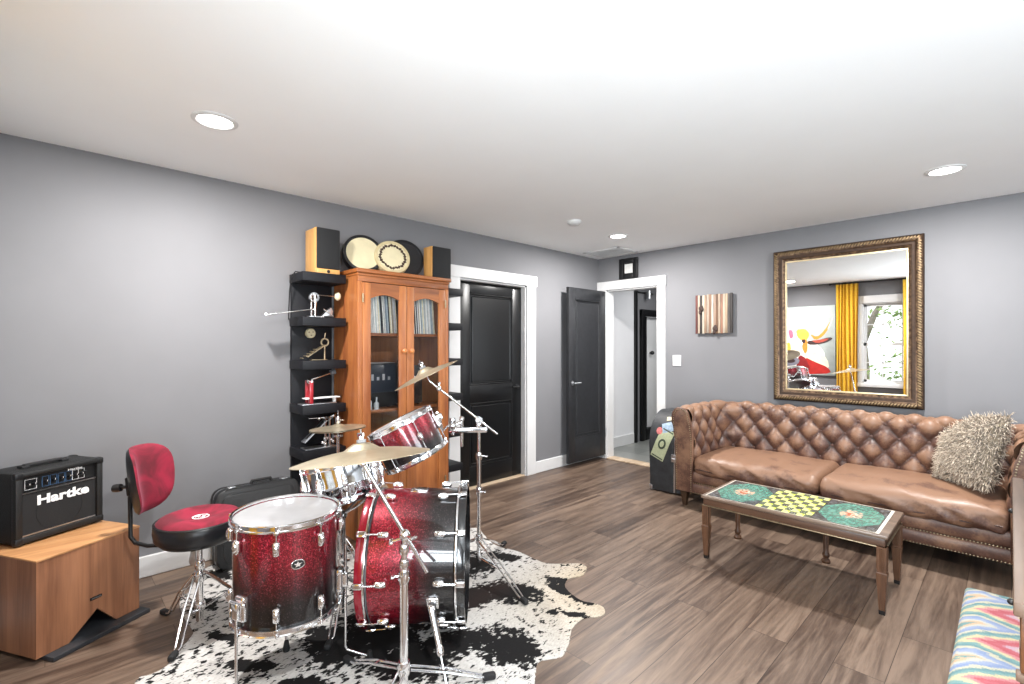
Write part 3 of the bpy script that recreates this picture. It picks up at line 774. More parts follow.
    for x in (xa-.09, xb+.09):
        for y in (3.965, 4.70):
            mb = MB(); s = .035
            mb.lathe([(.022,0),(.03,.06),(.042,.125)], 4, Matrix.Translation((x,y,0)) @ Matrix.Rotation(PI/4,4,'Z')); 
            mb.face([v for v in list(mb.bm.verts)[:4]]); mb.face([v for v in list(mb.bm.verts)[-4:]])
            mb.build('leg', M_LEG_SOFA, t, ang=30)
sofa()

def fur_pillow():
    c = Vector((-.185, 4.32, .695)); n = Vector((-.787,-.528,.319)).normalized()
    up0 = Vector((.1875,.2876,.939)); up = (up0-n*up0.dot(n)).normalized(); rt = up.cross(n)
    t = thing('fur_pillow', 'shaggy grey beige fur pillow leaning at the right end of the sofa', 'pillow', (c.x, c.y, .44))
    M = mat3(c, rt, up, n)
    hw, hh = .225, .225
    def shape(u, v):  # u,v in -1..1 -> pillow outline, pinched corners
        k = 1-.10*(1-abs(u))*abs(v)**2-.0*abs(v); k2 = 1-.10*(1-abs(v))*abs(u)**2
        x = u*hw*k2; y = v*hh*k - .20*(max(0,-u)*max(0,v))**1.2
        th = .075*(max(0,1-u**4)*max(0,1-v**4))**.6
        return x, y, th
    mb = MB(M); n_ = 20
    for sg in (1,-1): mb.grid(lambda i,j: (lambda q: (q[0],q[1],sg*q[2]))(shape(2*i/n_-1, 2*j/n_-1)), n_+1, n_+1)
    bmesh.ops.remove_doubles(mb.bm, verts=mb.bm.verts, dist=.0006)
    mb.build('cushion_body', pm('fur_base','#8f8371',.9,var=.2), t)
    mb = MB(M); fl = mb.bm.verts.layers.float.new('tip'); rng = random.Random(3)
    for q in range(8500):
        u, v = rng.uniform(-1,1), rng.uniform(-1,1); sg = 1 if rng.random() < .8 else -1
        if rng.random() < .12: 
            if rng.random() < .5: u = math.copysign(1,u)
            else: v = math.copysign(1,v)
        x, y, th = shape(u, v); p = Vector((x,y,sg*th))
        d = Vector((u*.5*abs(u)+rng.gauss(0,.5), v*.5*abs(v)+rng.gauss(0,.5)-.25, sg*(.75-.4*max(abs(u),abs(v)))))
        d.normalize(); ln = rng.uniform(.020,.036); w = rng.uniform(.0018,.0036)
        side = d.cross(Vector((rng.gauss(0,1),rng.gauss(0,1),rng.gauss(0,1)))).normalized()*w
        bend = Vector((rng.gauss(0,.012),rng.gauss(-.006,.012),rng.gauss(0,.004)))
        sh = rng.uniform(-.2,.2)
        rows = []
        for k in range(4):
            s = k/3; pp = p+d*ln*s+bend*s*s; ww = side*(1-s*s*.7)
            a = mb.v(pp-ww); b = mb.v(pp+ww); a[fl] = b[fl] = max(0,min(1,s+sh)); rows.append((a,b))
        for k in range(3): mb.face([rows[k][0],rows[k][1],rows[k+1][1],rows[k+1][0]])
    m, nt, b = newmat('shaggy_fur')
    a = N(nt,'ShaderNodeAttribute'); a.attribute_name = 'tip'
    r = ramp(nt, a.outputs['Fac'], [(0, srgb('#5f5347')), (.4, srgb('#948676')), (1, srgb('#cdbfac'))]); L(nt, r.outputs['Color'], b.inputs['Base Color'])
    b.inputs['Roughness'].default_value = .8; b.inputs['Sheen Weight'].default_value = .3
    o = mb.build('fur', m, t, ang=None, flip=False); o['kind'] = 'stuff'
fur_pillow()

# ------------------------------------------------------------------ instrument case with stickers beside the sofa
def sticker_case():
    x0, x1, y0, y1 = -2.40, -2.09, 4.14, 4.64
    t = thing('instrument_case', 'black round topped instrument case with banknote sticker beside the sofa', 'case', ((x0+x1)/2, (y0+y1)/2, 0))
    # outline in the YZ plane (long side), thickness along x
    zt = .745; 
    out = [(y0,.015),(y0,.44)]
    for k in range(1, 13):
        a = PI-PI/2*k/12; out.append((y0+.27+.27*math.cos(a), .44+(zt-.44)*math.sin(a)))
    out += [(y1-.08,zt-.003),(y1-.02,zt-.03),(y1,zt-.1),(y1,.015)]
    Tm = Matrix(((0,0,1,0),(1,0,0,0),(0,1,0,0),(0,0,0,1)))
    body = pm('scuffed_black_case', '#26282b', .55, var=.35, scale=18, bmp=.1)
    MB().prism(out, x0, x0+.25, Tm, bev=.02).build('case_body', body, t)
    lid = [(cy*.985+(y0+y1)/2*.015, cz*.985+.005) for cy, cz in out]
    MB().prism(lid, x0+.256, x1, Tm, bev=.012).build('lid', body, t)
    sm = Matrix(((0,0,1,0),(1,0,0,0),(0,1,0,0),(0,0,0,1)))
    MB().prism(lid, x0+.246, x0+.26, Tm).build('seam_strip', M_STEEL, t)
    mb = MB(); yy = y0-.006
    mb.box((x0+.225,yy,.30),(x0+.28,y0+.01,.37),.004); mb.tube([(x0+.235,yy-.004,.33),(x0+.27,yy-.004,.33)], .006, 8); mb.build('latch', M_STEEL, t)
    mb = MB(); mb.tube([(x0+.03,y0+.0,.42),(x0+.03,y0-.03,.44),(x0+.03,y0-.03,.52),(x0+.03,y0+.005,.55)] , .009, 8); 
    mb.bm.free()
    mb = MB(); mb.box((x0-.003,y0-.003,.012),(x0+.035,y0+.035,.055),.008); mb.build('corner_guard', M_STEEL, t)
    # stickers lie on the face toward the camera (x = x0 side is -x; the curved front y edge and +... )
    return t, out
CASE_T, CASE_OUT = sticker_case()
def text_mesh(txt, size, off=0, ext=.0006, shear=0, width=1):
    cu = bpy.data.curves.new('lettering', 'FONT'); cu.body = txt; cu.size = size; cu.offset = off; cu.extrude = ext; cu.shear = shear
    cu.align_x = 'CENTER'; cu.align_y = 'CENTER'; cu.resolution_u = 3
    o = bpy.data.objects.new('lettering', cu); C.objects.link(o)
    dg = bpy.context.evaluated_depsgraph_get(); dg.update()
    me = bpy.data.meshes.new_from_object(o.evaluated_get(dg)); bpy.data.objects.remove(o)
    for v in me.vertices: v.co.x *= width
    return me
def lettering(name, txt, size, M, m, parent, **k):
    me = text_mesh(txt, size, **k); me.transform(M); me.materials.append(m)
    o = bpy.data.objects.new(name, me); C.objects.link(o); adopt(o, parent); return o
def stickers():
    t = CASE_T; x0 = -2.40; y0 = 4.14
    # the front faces the camera along -y: curved front edge; stickers bent over the curve
    import itertools
    pts = CASE_OUT[:14]; cum = [0]
    for a, b in zip(pts, pts[1:]): cum.append(cum[-1]+math.hypot(b[0]-a[0], b[1]-a[1]))
    def on(s, x, lift):
        k = max(i for i in range(len(cum)) if cum[i] <= s+1e-9); k = min(k, len(pts)-2); f = (s-cum[k])/(cum[k+1]-cum[k])
        a, b = Vector(pts[k]), Vector(pts[k+1]); p = a.lerp(b, f); d = (b-a).normalized(); n = Vector((-d.y, d.x))
        return Vector((x, p.x+n.x*lift, p.y+n.y*lift))
    def patch(s0, x0_, w, h, rot, m, lift, name, nx=12, ny=14, keep=None):
        mb = MB()
        for o in (0, .0008):
            def f(i, j):
                a = (i/nx-.5)*w; b = (j/ny-.5)*h
                if keep: a, b = w/2*i/nx*math.cos(2*PI*j/ny), h/2*i/nx*math.sin(2*PI*j/ny)
                ca, sa = math.cos(rot), math.sin(rot)
                return on(s0+a*sa+b*ca, x0_+a*ca-b*sa, lift+o)
            mb.grid(f, nx+1, ny+1)
        return mb.build(name, m, t, ang=None)
    gr = pm('banknote_paper', '#a9af8e', .6, var=.12, scale=60); dk = pm('banknote_ink', '#3c4638', .6); 
    bl = pm('blue_white_sticker', '#8ea2b5', .5, var=.3, scale=40); rd = pm('pink_sticker','#b86a68',.5,var=.25,scale=50); cr = pm('cream_label','#b8af90',.5,var=.2,scale=40)
    o = patch(.435, -2.268, .135, .30, R_(-22), gr, .001, 'banknote_sticker'); o['label'] = 'pale green banknote sticker with dark oval portrait'
    patch(.435, -2.268, .075, .10, R_(-22), dk, .0022, 'portrait_oval', 6, 24, True)
    patch(.435, -2.268, .04, .06, R_(-22), gr, .0032, 'portrait_face', 4, 20, True)
    for q in (-.135, .135):
        ca, sa = math.cos(R_(-22)), math.sin(R_(-22)); patch(.435+q*ca, -2.268-q*sa, .115, .012, R_(-22), dk, .0022, 'banknote_border', 6, 4)
    o = patch(.60, -2.225, .12, .095, R_(20), bl, .0014, 'sticker'); o['label'] = 'blue and white sticker'
    o = patch(.555, -2.305, .06, .07, R_(10), rd, .0018, 'sticker', 6, 24, True); o['label'] = 'round pinkish red sticker'
    o = patch(.70, -2.215, .11, .045, R_(15), cr, .001, 'sticker'); o['label'] = 'cream label near the top'
stickers()

# ------------------------------------------------------------------ coffee table
def coffee_table():
    x0, x1, y0, y1, zt = -1.39, -.43, 3.03, 3.555, .405
    t = thing('coffee_table', 'long wooden coffee table with green mosaic and checkerboard top', 'table', ((x0+x1)/2,(y0+y1)/2,0))
    mb = MB(); mb.box((x0,y0,zt-.018),(x1,y1,zt),.005); mb.build('tabletop', wood('tabletop_edge_wood','#4d3e34','#7f6c5d','x',.35,14), t)
    mb = MB(); mb.box((x0+.012,y0+.012,zt-.06),(x1-.012,y1-.012,zt-.019),.004); mb.build('apron', M_WALNUT, t)
    mb = MB(); mb.box((x0+.006,y0+.006,zt-.066),(x1-.006,y1-.006,zt-.060),.002); mb.build('metal_edge_strip', M_GOLDTRIM, t)
    # mosaic inlay : small coloured tiles
    a0, a1, b0, b1 = x0+.022, x1-.038, y0+.018, y1-.018
    nx, ny = 120, 66
    mb = MB(); g = mb.grid(lambda i,j: (a0+(a1-a0)*i/nx, b0+(b1-b0)*j/ny, zt+.0012), nx+1, ny+1)
    cl = mb.bm.loops.layers.float_color.new('tile')
    rng = random.Random(5)
    def c3(h, j=.0): c = srgb(h); k = 1+rng.uniform(-j,j); return (c[0]*k,c[1]*k,c[2]*k,1)
    mb.bm.faces.ensure_lookup_table()
    W = a1-a0; Hh = b1-b0
    tile = {}
    for f in mb.bm.faces:
        c = f.calc_center_median(); u = (c.x-a0)/W; v = (c.y-b0)/Hh
        i, j = int(u*nx), int(v*ny)
        if u < .012 or u > .982: h = c3('#e3ded2',.05)
        elif v < .018 or v > .982: h = c3('#c9c2b4',.08)
        elif .33 < u < .655:
            p = int((u-.33)/.325*8); q = int(v*8)
            fu = ((u-.33)/.325*8) % 1; fv = (v*8) % 1
            if u < .336 or u > .649: h = c3('#2c2f28',.1)
            elif (p+q) % 2: h = c3('#5d6a4c' if q % 2 else '#4a5345',.15)
            else: h = c3('#dfe08d',.1) if (fu+fv) < 1.35 else c3('#c2cf52',.1)
        else:
            uc = .172 if u < .4 else .818; du = (u-uc)/.158; dv = (v-.5)/.46
            r = max(abs(du), abs(dv), (abs(du)+abs(dv))*.72)
            key = (i//2, j//2)
            if key not in tile: tile[key] = rng.random()
            rr = math.hypot(du*1.05, dv*1.05)
            if r > 1: h = c3('#37393a' if tile[key] < .7 else '#5f6468',.2)
            elif rr < .22: h = c3('#b9674a' if tile[key] < .55 else '#e2cdb4',.15)
            elif rr < .40: h = c3('#cfb298' if tile[key] < .55 else '#6f8f86',.15)
            else: h = c3(('#4a8577','#639a8b','#41796b')[int(tile[key]*3)],.12)
            if i % 3 == 0 or j % 3 == 0: h = tuple(q*.8 for q in h[:3])+(1,)
        for l in f.loops: l[cl] = h
    mb.build('mosaic_inlay', attr_mat('mosaic_tiles','tile',.22,coat=.4,mul=.06), t, ang=None)
    for x, y in ((x0+.026,y0+.03),(x1-.026,y0+.026),(x1-.026,y1-.04)):
        mb = MB(Matrix.Translation((x,y,0)) @ Matrix.Rotation(PI/4,4,'Z'))
        mb.lathe([(0,0),(.016,0),(.018,.02),(.032,.20),(.033,.21),(.027,.215),(.030,.345),(0,.345)], 4)
        for k in range(4):
            a = k*PI/2+PI/4
            for o in (-.008,0,.008):
                n = Vector((math.cos(a),math.sin(a),0)); s = Vector((-n.y,n.x,0))
                mb.tube([n*.0205+s*o+Vector((0,0,.225)), n*.0215+s*o+Vector((0,0,.335))], .0028, 6)
        lg = mb.build('leg', M_WALNUT_V, t, ang=30)
        mb = MB(Matrix.Translation((x,y,0)) @ Matrix.Rotation(PI/4,4,'Z')); mb.lathe([(0,0),(.0175,0),(.0195,.022),(0,.022)], 4); mb.build('foot_cap', M_BLACKP, lg, ang=30)
    for x, yl in ((x0+.04,y1-.022), (-.812,y1-.02)):
        mb = MB(Matrix.Translation((x,yl,0)))
        mb.lathe([(0,0),(.024,0),(.026,.012),(.02,.022),(.014,.03),(.02,.042),(.021,.055),(.014,.07),(.015,.1),(.0165,.2),(.015,.27),(.02,.285),(.013,.295),(.022,.31),(.024,.345),(0,.345)], 20)
        lg = mb.build('turned_leg', M_WALNUT_V, t)
coffee_table()

# ------------------------------------------------------------------ bench with flame-stitch cover and the table at the right edge
def bench():
    x0, x1, y0, y1, zt = -.125, .30, 1.62, 2.565, .446
    t = thing('upholstered_bench', 'bench covered in pastel flame pattern fabric partly under the table', 'bench', ((x0+x1)/2,(y0+y1)/2,0))
    nx, ny = 64, 140
    mb = MB(); 
    def f(i, j):
        u, v = i/nx, j/ny; 
        x = x0+(x1-x0)*u; y = y0+(y1-y0)*v
        e = min(min(u,1-u)*(x1-x0), min(v,1-v)*(y1-y0)); z = zt-.03+.03*min(1,(e/.05))**.5 + .006*math.sin(PI*u)*math.sin(PI*v)
        return (x,y,z)
    mb.grid(f, nx+1, ny+1)
    for a in (0,):
        pass
    # skirts
    def side(p, q):
        mb.grid(lambda i,j: (p[0]+(q[0]-p[0])*i/40, p[1]+(q[1]-p[1])*i/40, zt-.03-.07*j/6), 41, 7)
    side((x0,y0),(x1,y0)); side((x1,y0),(x1,y1)); side((x1,y1),(x0,y1)); side((x0,y1),(x0,y0))
    bmesh.ops.remove_doubles(mb.bm, verts=mb.bm.verts, dist=.0004)
    cl = mb.bm.loops.layers.float_color.new('ikat')
    pal = [srgb(h) for h in ('#e9dca6','#dcb9c9','#d56b78','#cf5f6c','#e2949a','#e8dcb0','#86b3b1','#6f9fa6','#e0dcc0','#93a9d4','#a9b9dc','#dcdcd0','#e8c6a2','#78a9ac')]
    for fc in mb.bm.faces:
        c = fc.calc_center_median(); yy = c.y+(zt-c.z)*.6; xx = c.x+(zt-c.z)*(.6 if c.x < .1 else -.6)
        tr = abs(((yy-2.46)/.25) % 1 - .5)*2
        v = -(xx-.02)/.36 + .62*tr**1.1 + .05*mnoise.noise((xx*10, yy*70, 0)) + .025*mnoise.noise((xx*20, yy*240, 2))
        k = (v % 1)*len(pal); a = pal[int(k)%len(pal)]; b = pal[(int(k)+1)%len(pal)]; q = k-int(k); q = max(0,min(1,(q-.5)*2.2+.5))
        h = tuple((a[z]*(1-q)+b[z]*q)*.6+.035 for z in range(3))+(1,)
        for l in fc.loops: l[cl] = h
    mb.build('seat_cover', attr_mat('flame_stitch_fabric','ikat',.85,bmp=.15,scale=400,mul=.18,spec=.2), t, ang=50)
    MB().box((x0+.01,y0+.01,.28),(x1-.01,y1-.01,zt-.095),.004).build('seat_frame', M_WALNUT, t)
    for x in (x0+.03, x1-.03):
        for y in (y0+.03, y1-.03):
            mb = MB(Matrix.Translation((x,y,0)) @ Matrix.Rotation(PI/4,4,'Z')); mb.lathe([(0,0),(.018,0),(.03,.28),(0,.28)], 4); mb.build('leg', M_WALNUT_V, t, ang=30)
bench()
def side_table():
    x0, x1, y0, y1, z = .003, .80, 1.655, 3.24, .75
    t = thing('wooden_table', 'pale topped wooden table at the right edge of the photo', 'table', ((x0+x1)/2,(y0+y1)/2,0))
    mb = MB(); mb.box((x0+.035,y0+.05,z-.03),(x1-.05,y1-.05,z-.002)); mb.build('table_top', M_DESK, t)
    mb = MB(); mb.box((x0,y0,z-.034),(x0+.035,y1,z),.004); mb.box((x1-.05,y0,z-.034),(x1,y1,z),.004); mb.box((x0+.035,y0,z-.034),(x1-.05,y0+.05,z),.004); mb.box((x0+.035,y1-.05,z-.034),(x1-.05,y1,z),.004)
    mb.build('top_edging', M_RIM, t)
    mb = MB(); mb.box((x0+.012,y0+.012,z-.17),(x1-.012,y0+.032,z-.035),.003); mb.box((x1-.03,y0+.04,z-.12),(x1-.012,y1-.04,z-.035),.003)
    mb.box((x0+.012,y1-.032,z-.12),(x1-.012,y1-.012,z-.035),.003); mb.box((x0+.012,y0+.04,z-.12),(x0+.03,y1-.04,z-.035),.003); mb.build('apron', M_DESKF, t)
    mb = MB(); mb.box((x0+.004,y0+.006,z-.19),(x1-.004,y0+.036,z-.171),.003); mb.build('lower_moulding', M_RIM, t)
    mb = MB(); mb.ball((x0-.003,y0+.03,z-.012), .008, seg=12, rings=8); mb.build('bolt', M_BLACKP, t)
    mb = MB(); mb.ball((x0-.003,2.62,z-.012), .009, seg=12, rings=8); mb.build('bolt', M_BLACKP, t)
    for x in (x0+.035, x1-.035):
        for y in (y0+.06, y1-.035):
            mb = MB(Matrix.Translation((x,y,0)) @ Matrix.Rotation(PI/4,4,'Z')); mb.lathe([(0,0),(.02,0),(.035,z-.12),(0,z-.12)], 4); mb.build('leg', M_DESKF, t, ang=30)
side_table()

# ------------------------------------------------------------------ cowhide rug
def rug():
    out = [(-2.672,2.286),(-2.5,2.22),(-2.389,2.217),(-2.253,2.252),(-2.081,2.241),(-1.978,2.282),(-1.885,2.392),(-1.83,2.40),(-1.798,2.371),(-1.768,2.286),(-1.799,2.192),(-1.735,2.099),(-1.6,2.058),(-1.532,2.085),(-1.47,2.085),(-1.435,2.04),(-1.443,1.987),(-1.482,1.933),(-1.469,1.827),(-1.407,1.725),(-1.367,1.631),(-1.392,1.574),(-1.412,1.521),(-1.36,1.45),(-1.30,1.36),(-1.27,1.2),(-1.30,1.02),(-1.42,.86),(-1.58,.72),(-1.74,.55),(-1.80,.38),(-1.78,.22),(-1.86,.12),(-2.0,.16),(-2.15,.24),(-2.32,.24),(-2.471,.266),(-2.473,.315),(-2.495,.373),(-2.629,.465),(-2.707,.506),(-2.9,.50),(-3.086,.518),(-3.183,.586),(-3.36,.66),(-3.463,.76),(-3.42,.86),(-3.28,.98),(-3.13,1.16),(-3.04,1.4),(-3.02,1.7),(-3.0,1.95),(-2.9,2.1),(-2.83,2.25),(-2.76,2.32)]
    # smooth closed outline
    n = len(out); sm = []
    for i in range(n):
        p0, p1, p2, p3 = [Vector(out[(i+k) % n]) for k in (-1,0,1,2)]
        for q in range(4):
            s = q/4; sm.append(.5*((2*p1)+(p2-p0)*s+(2*p0-5*p1+4*p2-p3)*s*s+(3*p1-p0-3*p2+p3)*s**3))
    def inside(x, y):
        r = False; j = len(sm)-1
        for i in range(len(sm)):
            a, b = sm[i], sm[j]
            if (a.y > y) != (b.y > y) and x < (b.x-a.x)*(y-a.y)/(b.y-a.y)+a.x: r = not r
            j = i
        return r
    st = .0115; xs0, ys0 = -3.48, .09
    pts = {}; mb = MB(); z = .006
    cl = mb.bm.verts.layers.color.new('hide') if False else None
    blobs = [(-1.93,1.84,.17,.10,25),(-1.73,2.09,.17,.045,-10),(-2.03,1.62,.10,.24,-10),(-1.56,1.50,.13,.12,20),(-1.76,1.36,.09,.2,-15),(-1.80,1.14,.16,.13,30),(-2.06,1.12,.22,.2,0),(-3.26,.74,.09,.05,20),(-2.95,.60,.09,.035,15),(-2.15,.93,.16,.1,0),(-1.62,1.86,.035,.025,0),(-1.53,1.93,.07,.03,30),(-2.28,2.13,.10,.06,20),(-2.4,1.9,.2,.12,0),(-2.5,1.45,.25,.2,0),(-2.62,1.0,.12,.16,0),(-2.25,.62,.10,.04,35),(-2.55,.60,.09,.03,10),(-1.95,.74,.10,.06,40)]
    bl = [(Vector((a,b)), w, h, R_(r)) for a,b,w,h,r in blobs]
    def field(x, y):
        s = -.40
        wx = x+.04*mnoise.noise((x*9,y*9,3)); wy = y+.04*mnoise.noise((x*9,y*9,7))
        for c, w, h, r in bl:
            dx, dy = wx-c.x, wy-c.y; a = dx*math.cos(r)+dy*math.sin(r); b = -dx*math.sin(r)+dy*math.cos(r)
            d = (a/w)**2+(b/h)**2
            if d < 6: s = max(s, 1.0-d*.8)
        tl = max(0,min(1,(1.5-y)/.6)); q1 = x*.8+y*.6; q2 = -x*.6+y*.8
        s += .5*mnoise.noise((x*17,y*28,1)) + (.55+.35*tl)*mnoise.noise((q1*70,q2*24,5)) + .12*tl
        return s
    nx = int((-1.25+3.48)/st)+2; ny = int((2.46-.09)/st)+2
    ins = [[inside(xs0+i*st, ys0+j*st) for j in range(ny)] for i in range(nx)]
    lay = mb.bm.verts.layers.float_color.new('hide')
    G = {}
    def vert(i, j):
        if (i,j) in G: return G[(i,j)]
        x, y = xs0+i*st, ys0+j*st
        if not ins[i][j]:   # snap to the outline
            best = min(sm, key=lambda p: (p.x-x)**2+(p.y-y)**2); x, y = best.x, best.y; zz = .0035
        else: zz = z+.002*mnoise.noise((x*3,y*3,0))
        v = mb.v((x,y,zz)); G[(i,j)] = v
        tan = max(0,min(1,(y-1.45)/.8))*max(0,min(1,(x+2.2)/.5))
        spine = max(0, 1-abs((x+1.95)+.2*(y-1.5))/.16)*max(0,min(1,(y-1.2)/.3))
        v[lay] = (max(0,min(1,.5+.25*field(x, y))), tan, spine, 1); return v
    for i in range(nx-1):
        for j in range(ny-1):
            if sum((ins[i][j],ins[i+1][j],ins[i][j+1],ins[i+1][j+1])) >= 2:
                vs = []
                for a, b in ((i,j),(i+1,j),(i+1,j+1),(i,j+1)):
                    q = vert(a,b)
                    if q not in vs: vs.append(q)
                if len(vs) >= 3: mb.face(vs)
    # rim down to the floor
    es = [e for e in mb.bm.edges if e.is_boundary]
    r = bmesh.ops.extrude_edge_only(mb.bm, edges=es)
    for v in [q for q in r['geom'] if isinstance(q, bmesh.types.BMVert)]: v.co.z = .0003
    m, nt, b = newmat('cowhide')
    a = N(nt,'ShaderNodeVertexColor'); a.layer_name = 'hide'
    sp = N(nt,'ShaderNodeSeparateColor'); L(nt,a.outputs['Color'],sp.inputs[0])
    nz = N(nt,'ShaderNodeTexNoise',Scale=150.0,Detail=4.0); L(nt, coords(nt,(1,.4,1),(0,0,R_(30))), nz.inputs['Vector'])
    n2 = N(nt,'ShaderNodeTexNoise',Scale=72.0,Detail=5.0,Roughness=.6); L(nt, coords(nt,(1,.45,1),(0,0,R_(-35))), n2.inputs['Vector'])
    m1 = N(nt,'ShaderNodeMath',operation='MULTIPLY_ADD'); m1.inputs[1].default_value = .85; L(nt,n2.outputs['Fac'],m1.inputs[0]); L(nt,sp.outputs[0],m1.inputs[2])
    k = ramp(nt, m1.outputs[0], [(.90,(0,0,0,1)),(.95,(1,1,1,1))])
    wm = N(nt,'ShaderNodeMixRGB'); L(nt,sp.outputs[1],wm.inputs['Fac']); wm.inputs['Color1'].default_value = srgb('#c6c4c1'); wm.inputs['Color2'].default_value = srgb('#a9997f')
    bm_ = N(nt,'ShaderNodeMixRGB'); L(nt,sp.outputs[2],bm_.inputs['Fac']); bm_.inputs['Color1'].default_value = srgb('#0d0c0d'); bm_.inputs['Color2'].default_value = srgb('#21161'+'3')
    mc = N(nt,'ShaderNodeMixRGB'); L(nt,k.outputs['Color'],mc.inputs['Fac']); L(nt,wm.outputs['Color'],mc.inputs['Color1']); L(nt,bm_.outputs['Color'],mc.inputs['Color2'])
    rr = ramp(nt, nz.outputs['Fac'], [(.3,(.72,.71,.7,1)),(.62,(1,1,1,1))]); mx = N(nt,'ShaderNodeMixRGB',blend_type='MULTIPLY',Fac=1.0)
    L(nt,mc.outputs['Color'],mx.inputs['Color1']); L(nt,rr.outputs['Color'],mx.inputs['Color2']); L(nt,mx.outputs['Color'],b.inputs['Base Color'])
    b.inputs['Roughness'].default_value = .85; b.inputs['Specular IOR Level'].default_value = .25; bump(nt,b,nz.outputs['Fac'],.3,.004)
    o = mb.build('cowhide_rug', m, None, ang=70)
    tag(o, 'black and white cowhide rug spread under the drum kit', 'rug')
rug()
RZ = .0085   # things on the rug stand on its hair

# ------------------------------------------------------------------ drums
def sub(v, k): return Vector(v)*k
def lug_mb(M, L_=.06):
    mb = MB(M)   # local: x tangent, y along drum axis, z outward
    mb.roundbox((.027, L_*1.05, .026), .012, 6, Matrix.Translation((0,0,.012)))
    mb.ball((0,0,.022), .014, (.8,1.5,.6), 10, 6)
    return mb
def shell_part(M, R, Hh, par, name='shell', invert=False, m=None):
    mb = MB(M); fl = mb.bm.verts.layers.float.new('fade')
    nseg, nz = 64, 14
    g = mb.grid(lambda i,j: (R*math.cos(2*PI*i/nseg), R*math.sin(2*PI*i/nseg), Hh*j/nz), nseg, nz+1, cu=True)
    for row in g:
        for j, v in enumerate(row): v[fl] = 1-j/nz if invert else j/nz
    return mb.build(name, m or M_SPARK, par, ang=60)
def hoop_prof(R, z, up):
    s = 1 if up else -1
    return [(R+.002,z-.017*s),(R+.012,z-.017*s),(R+.0125,z-.012*s),(R+.0065,z-.010*s),(R+.0065,z+.004*s),(R+.011,z+.008*s),(R+.008,z+.011*s),(R+.002,z+.008*s)]
def toms(M, R, Hh, par, nl, ph, top=True):
    """standard tom: shell, two heads, two chrome hoops, lugs with rods"""
    shell_part(M, R, Hh, par)
    mb = MB(M); mb.lathe([(0,Hh+.001),(R-.012,Hh+.001),(R,Hh-.004),(R+.003,Hh-.012)], 64); h = mb.build('drum_head', M_HEAD, par); 
    mb = MB(M); mb.lathe([(0,0),(R-.004,0),(R+.003,.008)], 64); mb.build('resonant_head', pm('clear_drum_head','#5a5a5c',.3), par)
    for z, u in ((Hh,True),(0,False)):
        mb = MB(M); mb.lathe(hoop_prof(R,z,u), 64, closed=True); mb.build('hoop', M_CHROME, par)
    for k in range(nl):
        a = ph+2*PI*k/nl
        for z, s in ((Hh,-1),(0,1)):
            zl = z+s*.075 if Hh > .3 else Hh/2
            rad = Vector((math.cos(a),math.sin(a),0)); 
            Ml = M @ mat3(rad*R+Vector((0,0,zl)), Vector((-rad.y,rad.x,0)), (0,0,1), rad)
            if Hh <= .3 and s == 1: pass
            else: lg = lug_mb(Ml, .055 if Hh > .3 else .045).build('lug', M_CHROME, par)
            mb = MB(M); p = rad*(R+.0135); mb.tube([p+Vector((0,0,zl)), p+Vector((0,0,z-s*.004))], .003, 8); q = p+Vector((0,0,z))
            mb.lathe([(0,0),(.0055,0),(.0055,.012),(0,.013)], 8, Matrix.Translation(q+Vector((0,0,-.004 if s<0 else .004))) @ (Matrix() if s<0 else Matrix.Rotation(PI,4,'X')))
            mb.box((-.009,-.008,-.006),(.009,.006,.006),.002,T=Matrix.Translation(q+Vector((0,0,s*.016))) @ Matrix.Rotation(a-PI/2,4,'Z'))
            mb.build('tension_rod', M_CHROME, lg)
def badge(M, par):
    e = [(.026*math.cos(2*PI*k/28), .019*math.sin(2*PI*k/28)) for k in range(28)]
    b = MB(M); b.prism(e, -.003, .0025, bev=.001); o = b.build('badge', M_CHROME, par)
    e2 = [(.022*math.cos(2*PI*k/28), .0155*math.sin(2*PI*k/28)) for k in range(28)]
    b = MB(M); b.prism(e2, .0026, .0030); d = b.build('badge_field', M_BLACKP, o, ang=None)
    st = []
    for k in range(10):
        r = .013 if k % 2 == 0 else .0055; a = PI/2+PI*k/5; st.append((r*math.cos(a)*1.2, r*math.sin(a)))
    b = MB(M); b.prism(st, .0031, .0040); b.build('badge_star', M_CHROME, o, ang=None)

